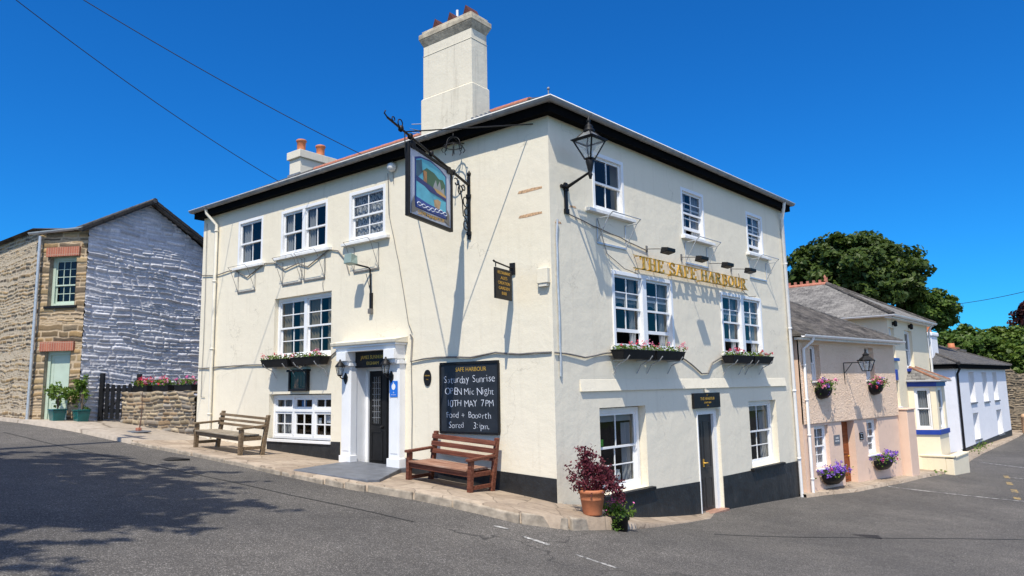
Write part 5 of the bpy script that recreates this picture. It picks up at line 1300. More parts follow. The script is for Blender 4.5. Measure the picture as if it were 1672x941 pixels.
# chamfered front
c0=(0,0); c1=rel((-16.45,-2.0)); Lc=math.dist(c0,c1); ac_=math.atan2(c0[1]-c1[1],c0[0]-c1[0])
TC=Matrix.Translation((c1[0],c1[1],0))@Matrix.Rotation(ac_,4,'Z')
k=Lc
HO=[(.27*k,.79*k,.25,2.27),(.24*k,.80*k,3.55,4.95)]
rubble('front_wall',TC,0,Lc,-.3,5.75,M['stone'],SH,32,(.06,.20),(.2,.75),.030,.015,.022,STB,MOR,None,HO,wav=.06,soft=.022)
TL=Matrix.Translation((c1[0]-9,c1[1],0))
rubble('side_wall',TL@Matrix.Translation((0,0,0)),3.8,9.0,-.3,5.8,M['stone'],SH,33,(.04,.13),(.10,.32),.028,.014,.022,STB,(.50,.42,.31),None,wav=.06,soft=.02)
m=MB(TC); m.box(-1.4,Lc-.05,.9,.95,-.2,5.6); m.build('interior',M['room'],SH)
m=MB(); m.box(c1[0]-9,c1[0]-5.2,c1[1],c1[1]+.2,-.3,5.8); m.box(c1[0]-9,-.0,3.9,4.2,-.3,5.6); m.build('plain_wall',M['kerb'],SH)
m=MB(TC)
for h in HO:
    a,b,c,d=h; dd=.24
    m.quad((a,-.02,c),(a,-.02,d),(a,dd,d),(a,dd,c)); m.quad((b,-.02,d),(b,-.02,c),(b,dd,c),(b,dd,d)); m.quad((a,-.02,d),(b,-.02,d),(b,dd,d),(a,dd,d)); m.quad((b,-.02,c),(a,-.02,c),(a,dd,c),(b,dd,c))
m.build('reveal',M['kerb'],SH)
for a,b,z in ((.17*k,.86*k,2.27),(.18*k,.86*k,4.95)):
    m=MB(TC); m.box(a,b,-.07,-.0,z,z+.26); m.build('lintel',M['brick'],SH)
a,b,c,d=HO[1]; window(SH,TC,a,b,c,d,y=.12,cols=3,rt=3,rb=2,split=.42,frame='sage',fw=.09,bar=.02,sill=(a-.08,b+.08,.06,.08,'black'))
a,b,c,d=HO[0]
m=MB(TC); m.box(a,a+.09,.10,.2,c,d); m.box(b-.06,b,.10,.2,c,d); m.box(a+.09,b-.06,.10,.2,d-.10,d); do=m.build('door_frame',M['sage'],SH,bevel=.004)
m=MB(TC); m.box(a+.09,b-.06,.14,.19,c,d-.10)
for z0,z1 in ((.12,.6),(.68,1.85)):
    m.box(a+.16,b-.13,.132,.14,c+z0,c+z0+.02); m.box(a+.16,b-.13,.132,.14,c+z1-.02,c+z1); m.box(a+.16,a+.18,.132,.14,c+z0+.02,c+z1-.02); m.box(b-.15,b-.13,.132,.14,c+z0+.02,c+z1-.02)
m.build('door',M['sage'],SH,bevel=.004)
m=MB(); e=TC@Vector((.10,-.12,0))
m.tube([(e.x,e.y,5.55),(e.x,e.y,2.5),(e.x-.02,e.y,.3)],.045,8); m.build('downpipe',M['galv'],SH)
m=MB(TC); gutter(m,[(-.25,-.14,5.66),(Lc+.02,-.14,5.74)],.06); m.build('gutter',M['galv'],SH)
# roof: gable ridge runs back along -x
zr_=5.72+ap*.6; 
m=MB(); yA=-.12; 
def rp(x,y): return (x,y,(5.80+(y)*.6) if y<ap else (5.80+ap*.6-(y-ap)*.6))
y0=-.25; ov=.16
m.quad(rp(ov,y0),rp(ov,ap),rp(-9.9,ap),rp(-9.9,y0)); m.quad(rp(ov,ap),rp(ov,4.3),rp(-9.9,4.3),rp(-9.9,ap))
# lower edge reaching the street side wall
m.quad((-.05,y0,rp(0,y0)[2]),(-9.9,y0,rp(0,y0)[2]),(-9.9,c1[1]-.18,5.80),(c1[0]-.1,c1[1]-.18,5.80)); m.tri((-.05,y0,rp(0,y0)[2]),(c1[0]-.1,c1[1]-.18,5.80),(.02,-.14,5.70))
# thickness under the verge
for yy0,yy1 in ((y0,ap),(ap,4.3)):
    a,b=rp(ov,yy0),rp(ov,yy1); m.add([a,b,(b[0],b[1],b[2]-.10),(a[0],a[1],a[2]-.10),(-.03,a[1],a[2]-.10),(-.03,b[1],b[2]-.10)],[(0,3,2,1),(3,4,5,2)])
rfo=m.build('roof',M['slate_dark'],SH)
m=MB()
for yy0,yy1 in ((y0,ap),(ap,4.3)):
    n=int(abs(yy1-yy0)/.28)
    for i in range(n):
        f0,f1=i/n,(i+.96)/n; a,b=rp(.19,yy0+(yy1-yy0)*f0),rp(.19,yy0+(yy1-yy0)*f1)
        m.hexa([(-.12,a[1],a[2]-.02),(.19,a[1],a[2]-.06),(.19,b[1],b[2]-.06),(-.12,b[1],b[2]-.02),(-.12,a[1],a[2]+.05),(.19,a[1],a[2]+.045),(.19,b[1],b[2]+.05),(-.12,b[1],b[2]+.055)])
m.build('verge_slate',M['verge'],rfo,bevel=.008)
m=MB(); ridge(m,(.2,ap,rp(0,ap)[2]+.03),(-9.9,ap,rp(0,ap)[2]+.03),.08); m.build('ridge_tile',M['slate'],rfo)
m=MB(); m.box(-.9,-.5,3.55,3.95,4.9,5.75); cst=m.build('chimney',M['brick'],SH); m=MB(); m.lathe([(.10,0),(.11,.3),(.12,.33),(.09,.33)],12,(-.7,3.75,5.75)); m.build('chimney_pot',M['terra'],cst)
# ================================================================== PINK COTTAGE
def hip_roof(mb,x0,x1,y0,y1,z,p,left=True,right=True,dz=.06):
    """hip (or gable) roof with ridge along local x"""
    h=(y1-y0)/2; zt=z+h*p; a=(x0+(h if left else 0),(y0+y1)/2,zt); b=(x1-(h if right else 0),(y0+y1)/2,zt)
    A,B,C,D=(x0,y0,z),(x1,y0,z),(x1,y1,z),(x0,y1,z)
    mb.add([A,B,b,a],[(0,1,2,3)]); mb.add([C,D,a,b],[(0,1,2,3)]); mb.tri(D,A,a); mb.tri(B,C,b)
    mb.add([(x,y,z-dz) for x,y,z in (A,B,C,D)]+[A,B,C,D],[(3,2,1,0),(0,1,5,4),(1,2,6,5),(2,3,7,6),(3,0,4,7)])
    return a,b
PK=thing('pink_cottage','low pink roughcast cottage with grey slate roof beside the pub','cottage',(.78,9.95,-.95),R(80.0))
zb=.95
ops=[(.62,1.16,2.16+zb,3.12+zb,.22),(4.02,4.66,2.16+zb,3.12+zb,.22)]
m=MB(); m.wallpanel(0,6.2,1.05+zb,4.35,ops,y=-.04,depth=.25); m.quad((6.2,-.04,1.05+zb),(6.2,4.5,1.05+zb),(6.2,4.5,4.35),(6.2,-.04,4.35)); m.quad((0,-.04,1.05+zb),(6.2,-.04,1.05+zb),(6.2,0,1.05+zb),(0,0,1.05+zb)); m.build('upper_wall',M['pink_rough'],PK)
ops2=[(.60,1.42,-.12+zb,.98+zb,.22),(2.22,3.02,-.9+zb,1.02+zb,.35),(3.85,4.62,0+zb,1.0+zb,.22)]
m=MB(); m.wallpanel(0,6.2,-.6,1.05+zb,ops2,y=0,depth=.3); m.quad((6.2,0,-.6),(6.2,4.5,-.6),(6.2,4.5,1.05+zb),(6.2,0,1.05+zb)); m.quad((0,4.5,-.6),(0,0,-.6),(0,0,4.35),(0,4.5,4.35)); m.build('lower_wall',M['pink'],PK)
m=MB(); m.box(.1,6.1,1.2,1.25,-.3,4.2); m.build('interior',M['room'],PK)
for o_ in ops: window(PK,I4,o_[0],o_[1],o_[2],o_[3],y=.10,cols=2,rt=1,rb=2,curtain='drape',frame='white',fw=.05,sill=(o_[0]-.04,o_[1]+.04,.07,.05,'white_old'))
window(PK,I4,.60,1.42,-.12+zb,.98+zb,y=.10,cols=2,rt=2,rb=2,curtain='full',fw=.06,sill=(.55,1.47,.05,.05,'white'))
window(PK,I4,3.85,4.62,0+zb,1.0+zb,y=.10,cols=2,rt=2,rb=2,curtain='full',fw=.06,sill=(3.8,4.67,.05,.05,'white'))
m=MB(); m.box(2.22,3.02,.20,.26,-.9+zb,1.02+zb); 
for z in (-.6,.1,.55): m.box(2.34,2.9,.188,.20,z+zb,z+zb+.03)
d_=m.build('door',M['browndoor'],PK); m=MB(); m.lathe([(0,0),(.03,.01),(.03,.04),(0,.05)],8,(2.9,.16,.95)); m.build('handle',M['gold'],d_)
m=MB(); m.box(2.1,3.15,-.28,.34,-.5,.06); m.build('doorstep',M['kerb'],PK,bevel=.01)
m=MB(); e=hip_roof(m,-.3,6.3,-.28,5.2,4.33,.55,False,True); rf_=m.build('roof',M['slate_dark'],PK)
m=MB(); ridge(m,e[0],e[1],.09); ridge(m,(6.3,-.28,4.33),e[1],.07,.4); m.build('ridge_tile',M['slate'],rf_)
m=MB(); gutter(m,[(-.28,-.33,4.30),(6.33,-.33,4.30)],.065); m.build('gutter',M['wgutter'],PK)
m=MB(); m.box(-.2,6.25,-.26,-.04,4.18,4.24); m.build('soffit',M['white_old'],PK)
m=MB(); m.tube([(.28,-.33,4.25),(.28,-.30,4.15),(.17,-.09,3.95),(.16,-.08,.05)],.04,8)
for z in (.6,1.7,2.6,3.5): m.lathe([(.041,0),(.052,.005),(.052,.04),(.041,.045)],8,(.16,-.085,z))
m.build('downpipe',M['wgutter'],PK)
TPK=Matrix.Translation((.78,9.95,-.95))@Matrix.Rotation(R(80),4,'Z')
def PT(name,label,cat,x,z,group=None,y=0):
    return thing(name,label,cat,TPK@Vector((x,y,z)),R(80),group)
def hanging_basket(label,x,z,seed,w_,mats,trail=.0):
    o=PT('hanging_basket',label,'hanging basket',x,z,'flower baskets on the pink cottage')
    m=MB(); n=12; prof=[(1,0),(.96,-.10),(.8,-.2),(.5,-.28),(0,-.31)]; vs=[];fs=[]
    for q_,zz in prof:
        for k in range(n+1):
            a=math.pi+math.pi*k/n; vs.append((w_/2*q_*math.cos(a),.0+.26*q_*math.sin(a)-.06,zz))
    for i in range(len(prof)-1):
        for k in range(n): fs.append((i*(n+1)+k,(i+1)*(n+1)+k,(i+1)*(n+1)+k+1,i*(n+1)+k+1))
    m.add(vs,fs,True); m.add([vs[k] for k in range(n+1)],[tuple(range(n+1))]); m.build('basket',M['black'],o)
    r=np.random.default_rng(seed)
    leafobj('foliage',np.c_[r.normal(size=300)*w_*.27,-.18+r.normal(size=300)*.10,.06+r.normal(size=300)*.07-trail*r.random(300)*.4],.036,M['leaf_green'],o,seed,up=.4)
    for mt,k in mats:
        C_=np.c_[r.normal(size=k)*w_*.30,-.22+r.normal(size=k)*.09,.10+r.normal(size=k)*.085]
        leafobj('blooms',np.concatenate([c_+r.normal(size=(13,3))*.024 for c_ in C_]),.026,M[mt],o,seed+k,up=.4,outward=.5,ctr=(0,0,0))
hanging_basket('black basket of pink and purple flowers under the pink cottage left upper window',1.06,1.98+zb,80,.74,(('fl_pink',8),('fl_mag',8),('fl_purple',7)))
hanging_basket('black basket of pink and red flowers under the pink cottage right upper window',4.42,2.02+zb,81,.74,(('fl_mag',9),('fl_pink',6),('fl_red',4),('fl_purple',4)))
hanging_basket('black basket of purple petunias low on the wall left of the brown door',1.30,-.28+zb,82,1.2,(('fl_purple',52),('fl_mag',3)),.2)
hanging_basket('black basket of purple petunias low on the wall right of the brown door',4.55,-.18+zb,83,1.15,(('fl_purple',36),('fl_mag',4)),.2)
o=PT('wall_lantern','black four-sided lantern on a long bracket between the upper windows of the pink cottage','lantern',2.55,2.55+zb)
m=MB(); m.tube([(0,-.05,.10),(0,-.55,.10)],.014,6); m.tube([(0,-.05,.10),(.0,-.05,-.30),(.02,-.04,-.5)],.012,5); m.tube([(0,-.05,-.2),(0,-.3,.1)],.010,5); m.build('bracket',M['iron'],o)
m=MB(); c=(0,-.68,-.14); w0,w1,hh=.085,.165,.29
for sx in (-1,1):
    for sy in (-1,1): m.tube([(c[0]+sx*w0,c[1]+sy*w0,c[2]),(c[0]+sx*w1,c[1]+sy*w1,c[2]+hh)],.013,6)
ringsq(m,w0,0,.014); ringsq(m,w1,hh,.02); m.build('frame',M['iron'],o)
m=MB(); m.lathe([(.22,0),(.20,.03),(.10,.11),(.08,.13),(.10,.16),(.04,.2),(.025,.26),(.04,.29),(0,.34)],4,(c[0],c[1],c[2]+hh),True); m.build('cap',M['iron'],o)
m=MB()
for i in range(4):
    a,b=Q[i],Q[(i+1)%4]; m.quad((c[0]+a[0]*w0,c[1]+a[1]*w0,c[2]),(c[0]+b[0]*w0,c[1]+b[1]*w0,c[2]),(c[0]+b[0]*w1,c[1]+b[1]*w1,c[2]+hh),(c[0]+a[0]*w1,c[1]+a[1]*w1,c[2]+hh))
m.build('glass',M['lampglass'],o)
o=PT('name_plaque','small grey slate plaque with pale border left of the brown cottage door','plaque',1.86,.44+zb)
m=MB(); m.box(-.17,.17,-.02,0,0,.24); m.build('plate',M['stepslate'],o); m=MB(); add_text(m,'ROSE',0,-.021,.155,.07); add_text(m,'COTTAGE',0,-.021,.075,.05,.25); m.build('lettering',M['white'],o)
o=PT('house_number','small black number plate beside the brown cottage door, right side','plaque',3.42,.46+zb)
m=MB(); m.box(-.12,.12,-.02,0,0,.20); m.build('plate',M['black'],o); m=MB(); m.box(-.09,.09,-.023,-.02,.025,.035); m.box(-.09,.09,-.023,-.02,.165,.175); add_text(m,'6',0,-.021,.10,.10); m.build('lettering',M['white'],o)
# pier wall between cottages
o=thing('boundary_wall','tall pink rendered wall end between the pink cottage and the cream house','wall',(1.72,16.15,-1.0),R(83))
m=MB(); m.box(0,.72,-.40,.25,-.5,2.20); m.build('wall',M['pink'],o,bevel=.02); m=MB(); m.box(-.03,.75,-.43,.27,2.20,2.25); m.build('coping',M['pink'],o,bevel=.015)
# ================================================================== CREAM HOUSE
CA=(1.5,17.54,-1.25); CR=R(86.7)
CH=thing('cream_house','cream house with hipped slate roof, red ridge crest and blue-trimmed bay','house',CA,CR)
TCH=Matrix.Translation(CA)@Matrix.Rotation(CR,4,'Z'); zc=1.25
ops=[(.12,.75,2.9+zc,3.93+zc,.22),(2.1,3.15,2.55+zc,3.92+zc,.22),(.30,.80,1.25+zc,2.12+zc,.22)]
m=MB(); m.wallpanel(0,5.6,-.8,4.32+zc,ops,depth=.26); m.quad((0,6.5,-.8),(0,0,-.8),(0,0,4.32+zc),(0,6.5,4.32+zc)); m.quad((5.6,0,-.8),(5.6,6.5,-.8),(5.6,6.5,4.32+zc),(5.6,0,4.32+zc)); m.build('wall',M['creamhouse'],CH)
m=MB(); m.box(.1,5.5,1.4,1.45,-.3,5.4); m.build('interior',M['room'],CH)
for o_ in ops[:2]: window(CH,I4,*o_[:4],y=.10,cols=1,rt=1,rb=1,frame='white',fw=.06,curtain='drape',sill=(o_[0]-.07,o_[1]+.07,.09,.11,'blue'))
window(CH,I4,*ops[2][:4],y=.10,cols=1,rt=1,rb=1,fw=.05,sill=(.26,.84,.06,.05,'white'))
m=MB(); m.box(.42,.62,-.05,0,2.14+zc,2.5+zc); m.build('blue_bracket',M['blue'],CH)
m=MB(); a_,b_=hip_roof(m,-.30,6.2,-.30,6.9,4.34+zc,.5); 
m=MB(); x0,x1,y0,y1,z=-.25,5.8,-.25,7.4,4.36+zc; hx=(x1-x0)/2; zt=z+hx*.54; A0=((x0+x1)/2,y0+hx,zt); B0=((x0+x1)/2,y1-hx+.6,zt)
m.tri((x0,y0,z),(x1,y0,z),A0); m.add([(x1,y0,z),(x1,y1,z),B0,A0],[(0,1,2,3)]); m.tri((x1,y1,z),(x0,y1,z),B0); m.add([(x0,y1,z),(x0,y0,z),A0,B0],[(0,1,2,3)])
m.add([(x0,y0,z-.05),(x1,y0,z-.05),(x1,y1,z-.05),(x0,y1,z-.05),(x0,y0,z),(x1,y0,z),(x1,y1,z),(x0,y1,z)],[(3,2,1,0),(0,1,5,4),(1,2,6,5),(2,3,7,6),(3,0,4,7)])
rf_=m.build('roof',M['slate_lichen'],CH)
m=MB(); ridge(m,(x0,y0,z),A0,.10,.4); m.build('hip_tile',M['slate_dark'],rf_); m=MB(); ridge(m,(x1,y0,z),A0,.10,.4); m.build('hip_tile',M['slate_dark'],rf_)
m=MB(); ridge(m,A0,B0,.10,.35)
L_=B0[1]-A0[1]; n=9
for k in range(n+1):
    y=A0[1]+L_*k/n; m.box(A0[0]-.02,A0[0]+.02,y-.05,y+.05,zt+.04,zt+.17+.06*(k in(0,n)))
m.lathe([(.05,0),(.03,.1),(.06,.16),(.0,.26)],8,(A0[0],A0[1]+.05,zt+.1)); m.build('crest_tile',M['redtile'],rf_)
m=MB(); gutter(m,[(-.28,6.9,4.33+zc),(-.28,-.28,4.33+zc),(5.82,-.28,4.33+zc)],.065); m.build('gutter',M['wgutter'],CH)
m=MB(); m.box(-.25,5.78,-.22,0,4.22+zc,4.27+zc); m.build('soffit',M['white_old'],CH)
m=MB(); m.tube([(5.45,-.26,4.3+zc),(5.5,-.08,4.05+zc),(5.5,-.07,0)],.04,8); m.build('downpipe',M['wgutter'],CH)
# bay
bx0,bx1,bo=1.88,3.75,-.82
m=MB(); bp=[(bx0,0),(bx0+.24,bo),(bx1-.24,bo),(bx1,0)]
for (p,q_),hw in zip(zip(bp[:-1],bp[1:]),(1,1,1)):
    pass
def faceT(p,q_): 
    a=math.atan2(q_[1]-p[1],q_[0]-p[0]); return Matrix.Translation((p[0],p[1],0))@Matrix.Rotation(a,4,'Z'), math.dist(p,q_)
bay=MB(); faces=[]
for i,(p,q_) in enumerate(zip(bp[:-1],bp[1:])):
    T_,l=faceT(p,q_); bay.T=T_; o_=(l*.22,l*.80,.42+zc,1.86+zc,.12); bay.wallpanel(0,l,-.8,2.12+zc,[o_],depth=.14); faces.append((T_,l,o_))
bay.T=None; byo=bay.build('bay_wall',M['creamhouse'],CH)
for T_,l,o_ in faces: window(CH,T_,*o_[:4],y=.04,cols=1,rt=1,rb=1,frame='white',fw=.06,curtain='full')
for z0,z1,pr in ((.24,.40,.05),(1.90,2.04,.04),(2.04,2.12,.09)):
    m=MB()
    for T_,l,o_ in faces: m.T=T_; m.box(-.03,l+.03,-pr,.01,z0+zc,z1+zc)
    m.build('blue_band',M['blue'],CH)
m=MB(); zr2=2.12+zc
P=[(bx0-.16,.0),(bx0+.10,bo-.18),(bx1-.10,bo-.18),(bx1+.16,.0)]; T0=[(bx0+.55,0.0),(bx1-.55,0.0)]
m.add([(P[0][0],0,zr2),(P[1][0],P[1][1],zr2),(T0[0][0],0,zr2+.48)],[(0,1,2)]); m.add([(P[1][0],P[1][1],zr2),(P[2][0],P[2][1],zr2),(T0[1][0],0,zr2+.48),(T0[0][0],0,zr2+.48)],[(0,1,2,3)]); m.add([(P[2][0],P[2][1],zr2),(P[3][0],0,zr2),(T0[1][0],0,zr2+.48)],[(0,1,2)])
br_=m.build('bay_roof',M['slate_lichen'],CH); m=MB(); ridge(m,(P[1][0],P[1][1],zr2+.02),(T0[0][0],0,zr2+.5),.06,.3); m.build('hip_tile',M['browntile'],br_); m=MB(); ridge(m,(P[2][0],P[2][1],zr2+.02),(T0[1][0],0,zr2+.5),.06,.3); m.build('hip_tile',M['browntile'],br_)
m=MB(); gutter(m,[(P[0][0],0,zr2),(P[1][0],P[1][1],zr2),(P[2][0],P[2][1],zr2),(P[3][0],0,zr2)],.05); m.build('gutter',M['wgutter'],br_)
def wl(label,x,z):
    o=thing('wall_light',label,'wall light',TCH@Vector((x,0,z)),CR,'lights under the eaves of the cream house'); m=MB(); m.box(-.04,.04,-.06,0,0,.12); m.build('bracket',M['iron'],o); m=MB(); m.lathe([(.03,0),(.055,.02),(.065,.16),(.04,.2),(0,.22)],10,(0,-.10,-.05)); m.build('lamp',M['iron'],o)
wl('small black wall light under the eaves over the narrow window of the cream house',.62,4.02+zc)
wl('small black wall light under the eaves over the wide upper window of the cream house',2.75,4.02+zc)
# forecourt wall
# tar seam and patched strip in the road
M['tar']=plain('tar_seam',(.03,.03,.03),.8,.3,20)
drape_line('road_seam',[(1.6,2.2),(3.0,4.3),(4.6,6.2),(8,9.5)],.035,M['tar'])
drape_line('road_seam',[(-13,-3.6),(-9,-3.55),(-5.2,-3.3),(-2.6,-3.05),(-.5,-2.6)],.03,M['tar'])
o=thing('forecourt_wall','low cream rendered wall in front of the bay of the cream house','wall',tuple(TCH@Vector((1.95,-1.2,0))),CR)
m=MB(); m.box(0,2.5,0,.25,-.8,.70); m.box(0,.25,.25,1.2,-.8,.74); m.build('wall',M['creamhouse'],o,bevel=.02); m=MB(); m.box(-.03,.29,-.03,1.2,.74,.80); m.box(.29,2.53,-.03,.28,.70,.76); m.build('coping',M['creamhouse'],o,bevel=.012)
o=thing('doorstep','grey stone steps between the pink pier and the cream forecourt wall','step',tuple(TCH@Vector((.95,-.75,-.1))),CR)
m=MB(); m.box(0,1.2,0,.8,-.4,.28); m.box(-.05,1.2,-.4,0,-.4,.12); m.build('tread',M['kerb'],o,bevel=.015)
# ================================================================== WHITE HOUSE
WA=(1.2,34.5,-1.75); WR=R(84.2); zw=1.75
WH=thing('white_house','white rendered house with black fascia and hipped slate roof down the street','house',WA,WR)
TWH=Matrix.Translation(WA)@Matrix.Rotation(WR,4,'Z')
ops=[(2.75,4.0,.86+zw,2.5+zw,.3),(5.85,7.05,.83+zw,2.5+zw,.3),(8.55,9.75,.84+zw,2.5+zw,.3),(2.9,4.2,-1.14+zw,.27+zw,.3),(8.65,10.05,-1.2+zw,.25+zw,.3)]
m=MB(); m.wallpanel(0,12.4,-.8,2.72+zw,ops,depth=.36); m.quad((0,8,-.8),(0,0,-.8),(0,0,2.72+zw),(0,8,2.72+zw)); m.quad((12.4,0,-.8),(12.4,8,-.8),(12.4,8,2.72+zw),(12.4,0,2.72+zw)); m.build('wall',M['whitewall'],WH)
m=MB(); m.box(.1,12.3,1.6,1.65,-.3,4.4); m.build('interior',M['room'],WH)
for o_ in ops: window(WH,I4,*o_[:4],y=.22,cols=2,rt=1,rb=1,frame='white',fw=.07,curtain='full',sill=(o_[0]-.05,o_[1]+.05,.07,.09,'stepslate'))
m=MB(); m.box(-.22,12.62,-.24,0,2.68+zw,2.98+zw); m.box(-.24,0,0,8.2,2.68+zw,2.98+zw); m.build('fascia',M['soffit'],WH)
m=MB(); m.prism([(0,-.8),(12.4,-.8),(12.4,.22+.42),(0,.30)],-.02,0); m.build('plinth',M['plinth'],WH)
m=MB(); a_,b_=hip_roof(m,-.3,12.7,-.3,8.3,2.98+zw,.40); rf_=m.build('roof',M['slate'],WH)
for p_,q_ in (((-.3,-.3,2.98+zw),a_),((12.7,-.3,2.98+zw),b_),(a_,b_)): m=MB(); ridge(m,p_,q_,.10,.5); m.build('hip_tile',M['slate_dark'],rf_)
m=MB(); m.tube([(.05,-.25,2.7+zw),(.10,-.09,2.4+zw),(.10,-.08,.1)],.06,8); m.build('downpipe',M['black'],WH)
m=MB(); m.box(.45,1.65,1.05,1.9,3.0+zw,4.45+zw); cst=m.build('chimney',M['whitewall'],WH,bevel=.04); m=MB(); m.box(.38,1.72,.98,1.97,4.45+zw,4.68+zw); m.build('chimney_cap',M['whitewall'],cst,bevel=.06)
for x in (.72,1.3): m=MB(); m.lathe([(.24,0),(.20,.25),(.21,.4),(.26,.44),(.24,.54),(.18,.54)],12,(x,1.45,4.68+zw)); m.build('chimney_pot',M['terra'],cst)
o=thing('meter_box','small weathered wooden board on the side wall of the white house','board',tuple(TWH@Vector((-.02,2.6,1.55))),WR-math.pi/2)
m=MB(); m.box(-.2,.2,-.06,0,0,1.1); m.box(-.24,.24,-.09,0,1.1,1.16); m.build('casing',M['woodgrey'],o)
# ================================================================== FAR END
o=thing('stone_wall','tall rough rubble wall stump beyond the white house','wall',(2.6,50.9,-1.45),R(20))
rubble('face',None,-1.6,.75,-.5,4.4,M['stone'],o,91,(.07,.20),(.15,.45),.09,.02,.04,((.26,.2,.13),(.2,.16,.11),(.15,.125,.09),(.3,.24,.17)),(.22,.18,.13),lambda x:4.25-.45*np.abs(np.asarray(x)+.3)-.12*np.sin(np.asarray(x)*6),wav=.12)
m=MB(); m.box(-1.55,.70,.02,.6,-.5,3.6); m.build('core',M['kerb'],o)
o=thing('rusty_post','short rusty iron post and small white bollard at the far bend','post',(3.0,49.3,G(3.0,49.3)))
m=MB(); m.lathe([(.16,0),(.16,1.0),(.2,1.05),(.12,1.2),(0,1.25)],8); m.build('post',M['rust'],o); m=MB(); m.lathe([(.12,0),(.12,.8),(.0,.86)],8,(1.0,.3,0)); m.build('bollard',M['white_old'],o)
o=thing('distant_house','small distant house roof with an orange-topped chimney among the trees','house',(-.55,50.6,-1.0),R(84))
m=MB(); m.box(-.6,1.6,0,3,0,5.05); m.build('wall',M['chim'],o); m=MB(); m.box(-.8,1.8,-.2,3.2,5.05,5.25); m.build('roof',M['slate'],o); m=MB(); m.box(-1.0,-.1,-.2,.6,4.4,5.35); cst=m.build('chimney',M['brick'],o); m=MB(); m.lathe([(.24,0),(.2,.3),(.15,.3)],10,(-.55,.2,5.35)); m.build('chimney_pot',M['terra'],cst)
# weeds
def weeds(label,x,y,n,sp,seed,h=.12):
    r=np.random.default_rng(seed); P=np.c_[x+r.normal(size=n)*sp[0],y+r.normal(size=n)*sp[1],np.zeros(n)]; P[:,2]=GV(P[:,0],P[:,1])+.02+h*r.random(n)
    o=leafobj('weeds',P,.05,M['leaf_green'],None,seed,up=.2); tag(o,label,'weeds',None,'stuff')
weeds('green weeds along the foot of the white house wall',1.75,36.8,160,(.12,1.6),95,.3)
weeds('thin weeds along the kerb by the cream forecourt wall',2.5,21.5,90,(.08,1.8),96,.08)
# ================================================================== TREES
tree('broad_tree','large dark green broad-crowned tree behind the slate roofs','tree',-4.3,40.4,-1.3,(-4.4,39.4,8.2),(4.1,3.6,3.15),330,170,.165,M['leaf_tree'],101,.38,None,(.45,.95),9,.55,-.5)
tree('small_tree','smaller rounded dark green tree right of the large one','tree',-1.05,41.9,-1.5,(-1.05,41.6,6.3),(1.65,1.7,1.75),80,170,.14,M['leaf_mid'],102,.2,None,(.35,.7),6,.6,-.7)
HB=[('pale green bushy tree behind the white house chimney',-1.2,58,(2.5,2.2,2.0),4.2,'leaf_mid',110),
('bright green bushy tree over the right end of the white roof',1.2,60,(2.2,2.0,2.2),3.9,'leaf_bright',111),
('bright green spreading tree above the rubble wall stump',3.6,57,(2.2,2.0,2.2),3.3,'leaf_bright',112),
('dark green tree at the right edge behind the bright one',4.8,64,(3.0,2.5,3.0),3.6,'leaf_mid',113),
('low dark green bush filling the bend behind the rubble wall',4.4,54,(1.9,1.6,1.8),1.0,'leaf_tree',114),
('yellow-green tree far behind the white house roof ridge',-4.5,62,(3.0,2.5,2.2),4.3,'leaf_bright',115)]
for lb_,x,y,rad,zc_,mt,sd in HB:
    tree('bushy_tree',lb_,'tree',x,y,G(x,y)-.1,(x,y,zc_),rad,85,150,.19,M[mt],sd,.2,'trees at the far bend',(.5,.95),5,.6,-.9)
tree('copper_beech','purple-leaved copper beech at the far right edge','tree',4.9,68,-1.2,(4.4,68,6.6),(2.4,2.2,2.4),90,150,.18,M['leaf_copper'],120,.25,None,(.5,.9),6,.6,-.8)
# street tree behind the photographer's left; its shadow falls on the road
rt=thing('roadside_tree','leafy roadside tree whose shadow lies across the road on the left','tree',(-3.6,-12.6,G(-3.6,-12.6)))
r=np.random.default_rng(130); P=[]; bm=MB(); ctr=np.array((.9,-.1,8.6)); fork=(.1,.1,5.6)
bm.tube([(0,0,-.3),(.05,.0,3),fork],[.34,.28,.22],9)
for k in range(74):
    a_=2*math.pi*k/74*7+r.uniform(-.2,.2); ln=r.uniform(.55,1.05); zz=r.uniform(-1.4,1.9)
    e=ctr+np.array((math.cos(a_)*4.9*ln*(1-.12*abs(zz)),math.sin(a_)*4.0*ln*(1-.12*abs(zz)),zz)); st=np.array(fork)+np.array((0,0,max(0,zz)*.8))
    md=(st+e)/2+np.array((0,0,.4)); bm.tube([tuple(st),tuple(md),tuple(e)],[.07,.045,.015],5)
    for f in np.linspace(.35,1.0,9):
        c_=md+(e-md)*(f-.5)*2 if f>.5 else st+(md-st)*f*2
        for q_ in range(3):
            tw=c_+r.normal(size=3)*np.array((.38,.38,.14)); dr=r.normal(size=3)*np.array((.30,.30,.08)); P.append(tw+np.linspace(-1,1,16)[:,None]*dr+r.normal(size=(16,3))*.07)
leafobj('crown',np.concatenate(P),.165,M['leaf_mid'],rt,131,up=.6); bm.build('trunk',M['bark'],rt)
pl0=thing('telegraph_pole','tall wooden telegraph pole by the road with two wires to the pub roof','pole',(-8.35,-6.75,G(-8.35,-6.75)))
m=MB(); m.tube([(0,0,-.5),(0,0,9.6)],[.13,.09],10); m.build('pole',M['bark'],pl0); m=MB(); m.box(-.5,.5,-.05,.05,9.1,9.22); m.build('crossarm',M['wood'],pl0)
def wire(label,a,b,sag,r=.009):
    a=Vector(a);b=Vector(b); P=[a+(b-a)*t_+Vector((0,0,-sag*4*t_*(1-t_))) for t_ in np.linspace(0,1,24)]
    m=MB(); m.tube(P,r,5); tag(m.build('overhead_wire',M['dkcable']),label,'wire')
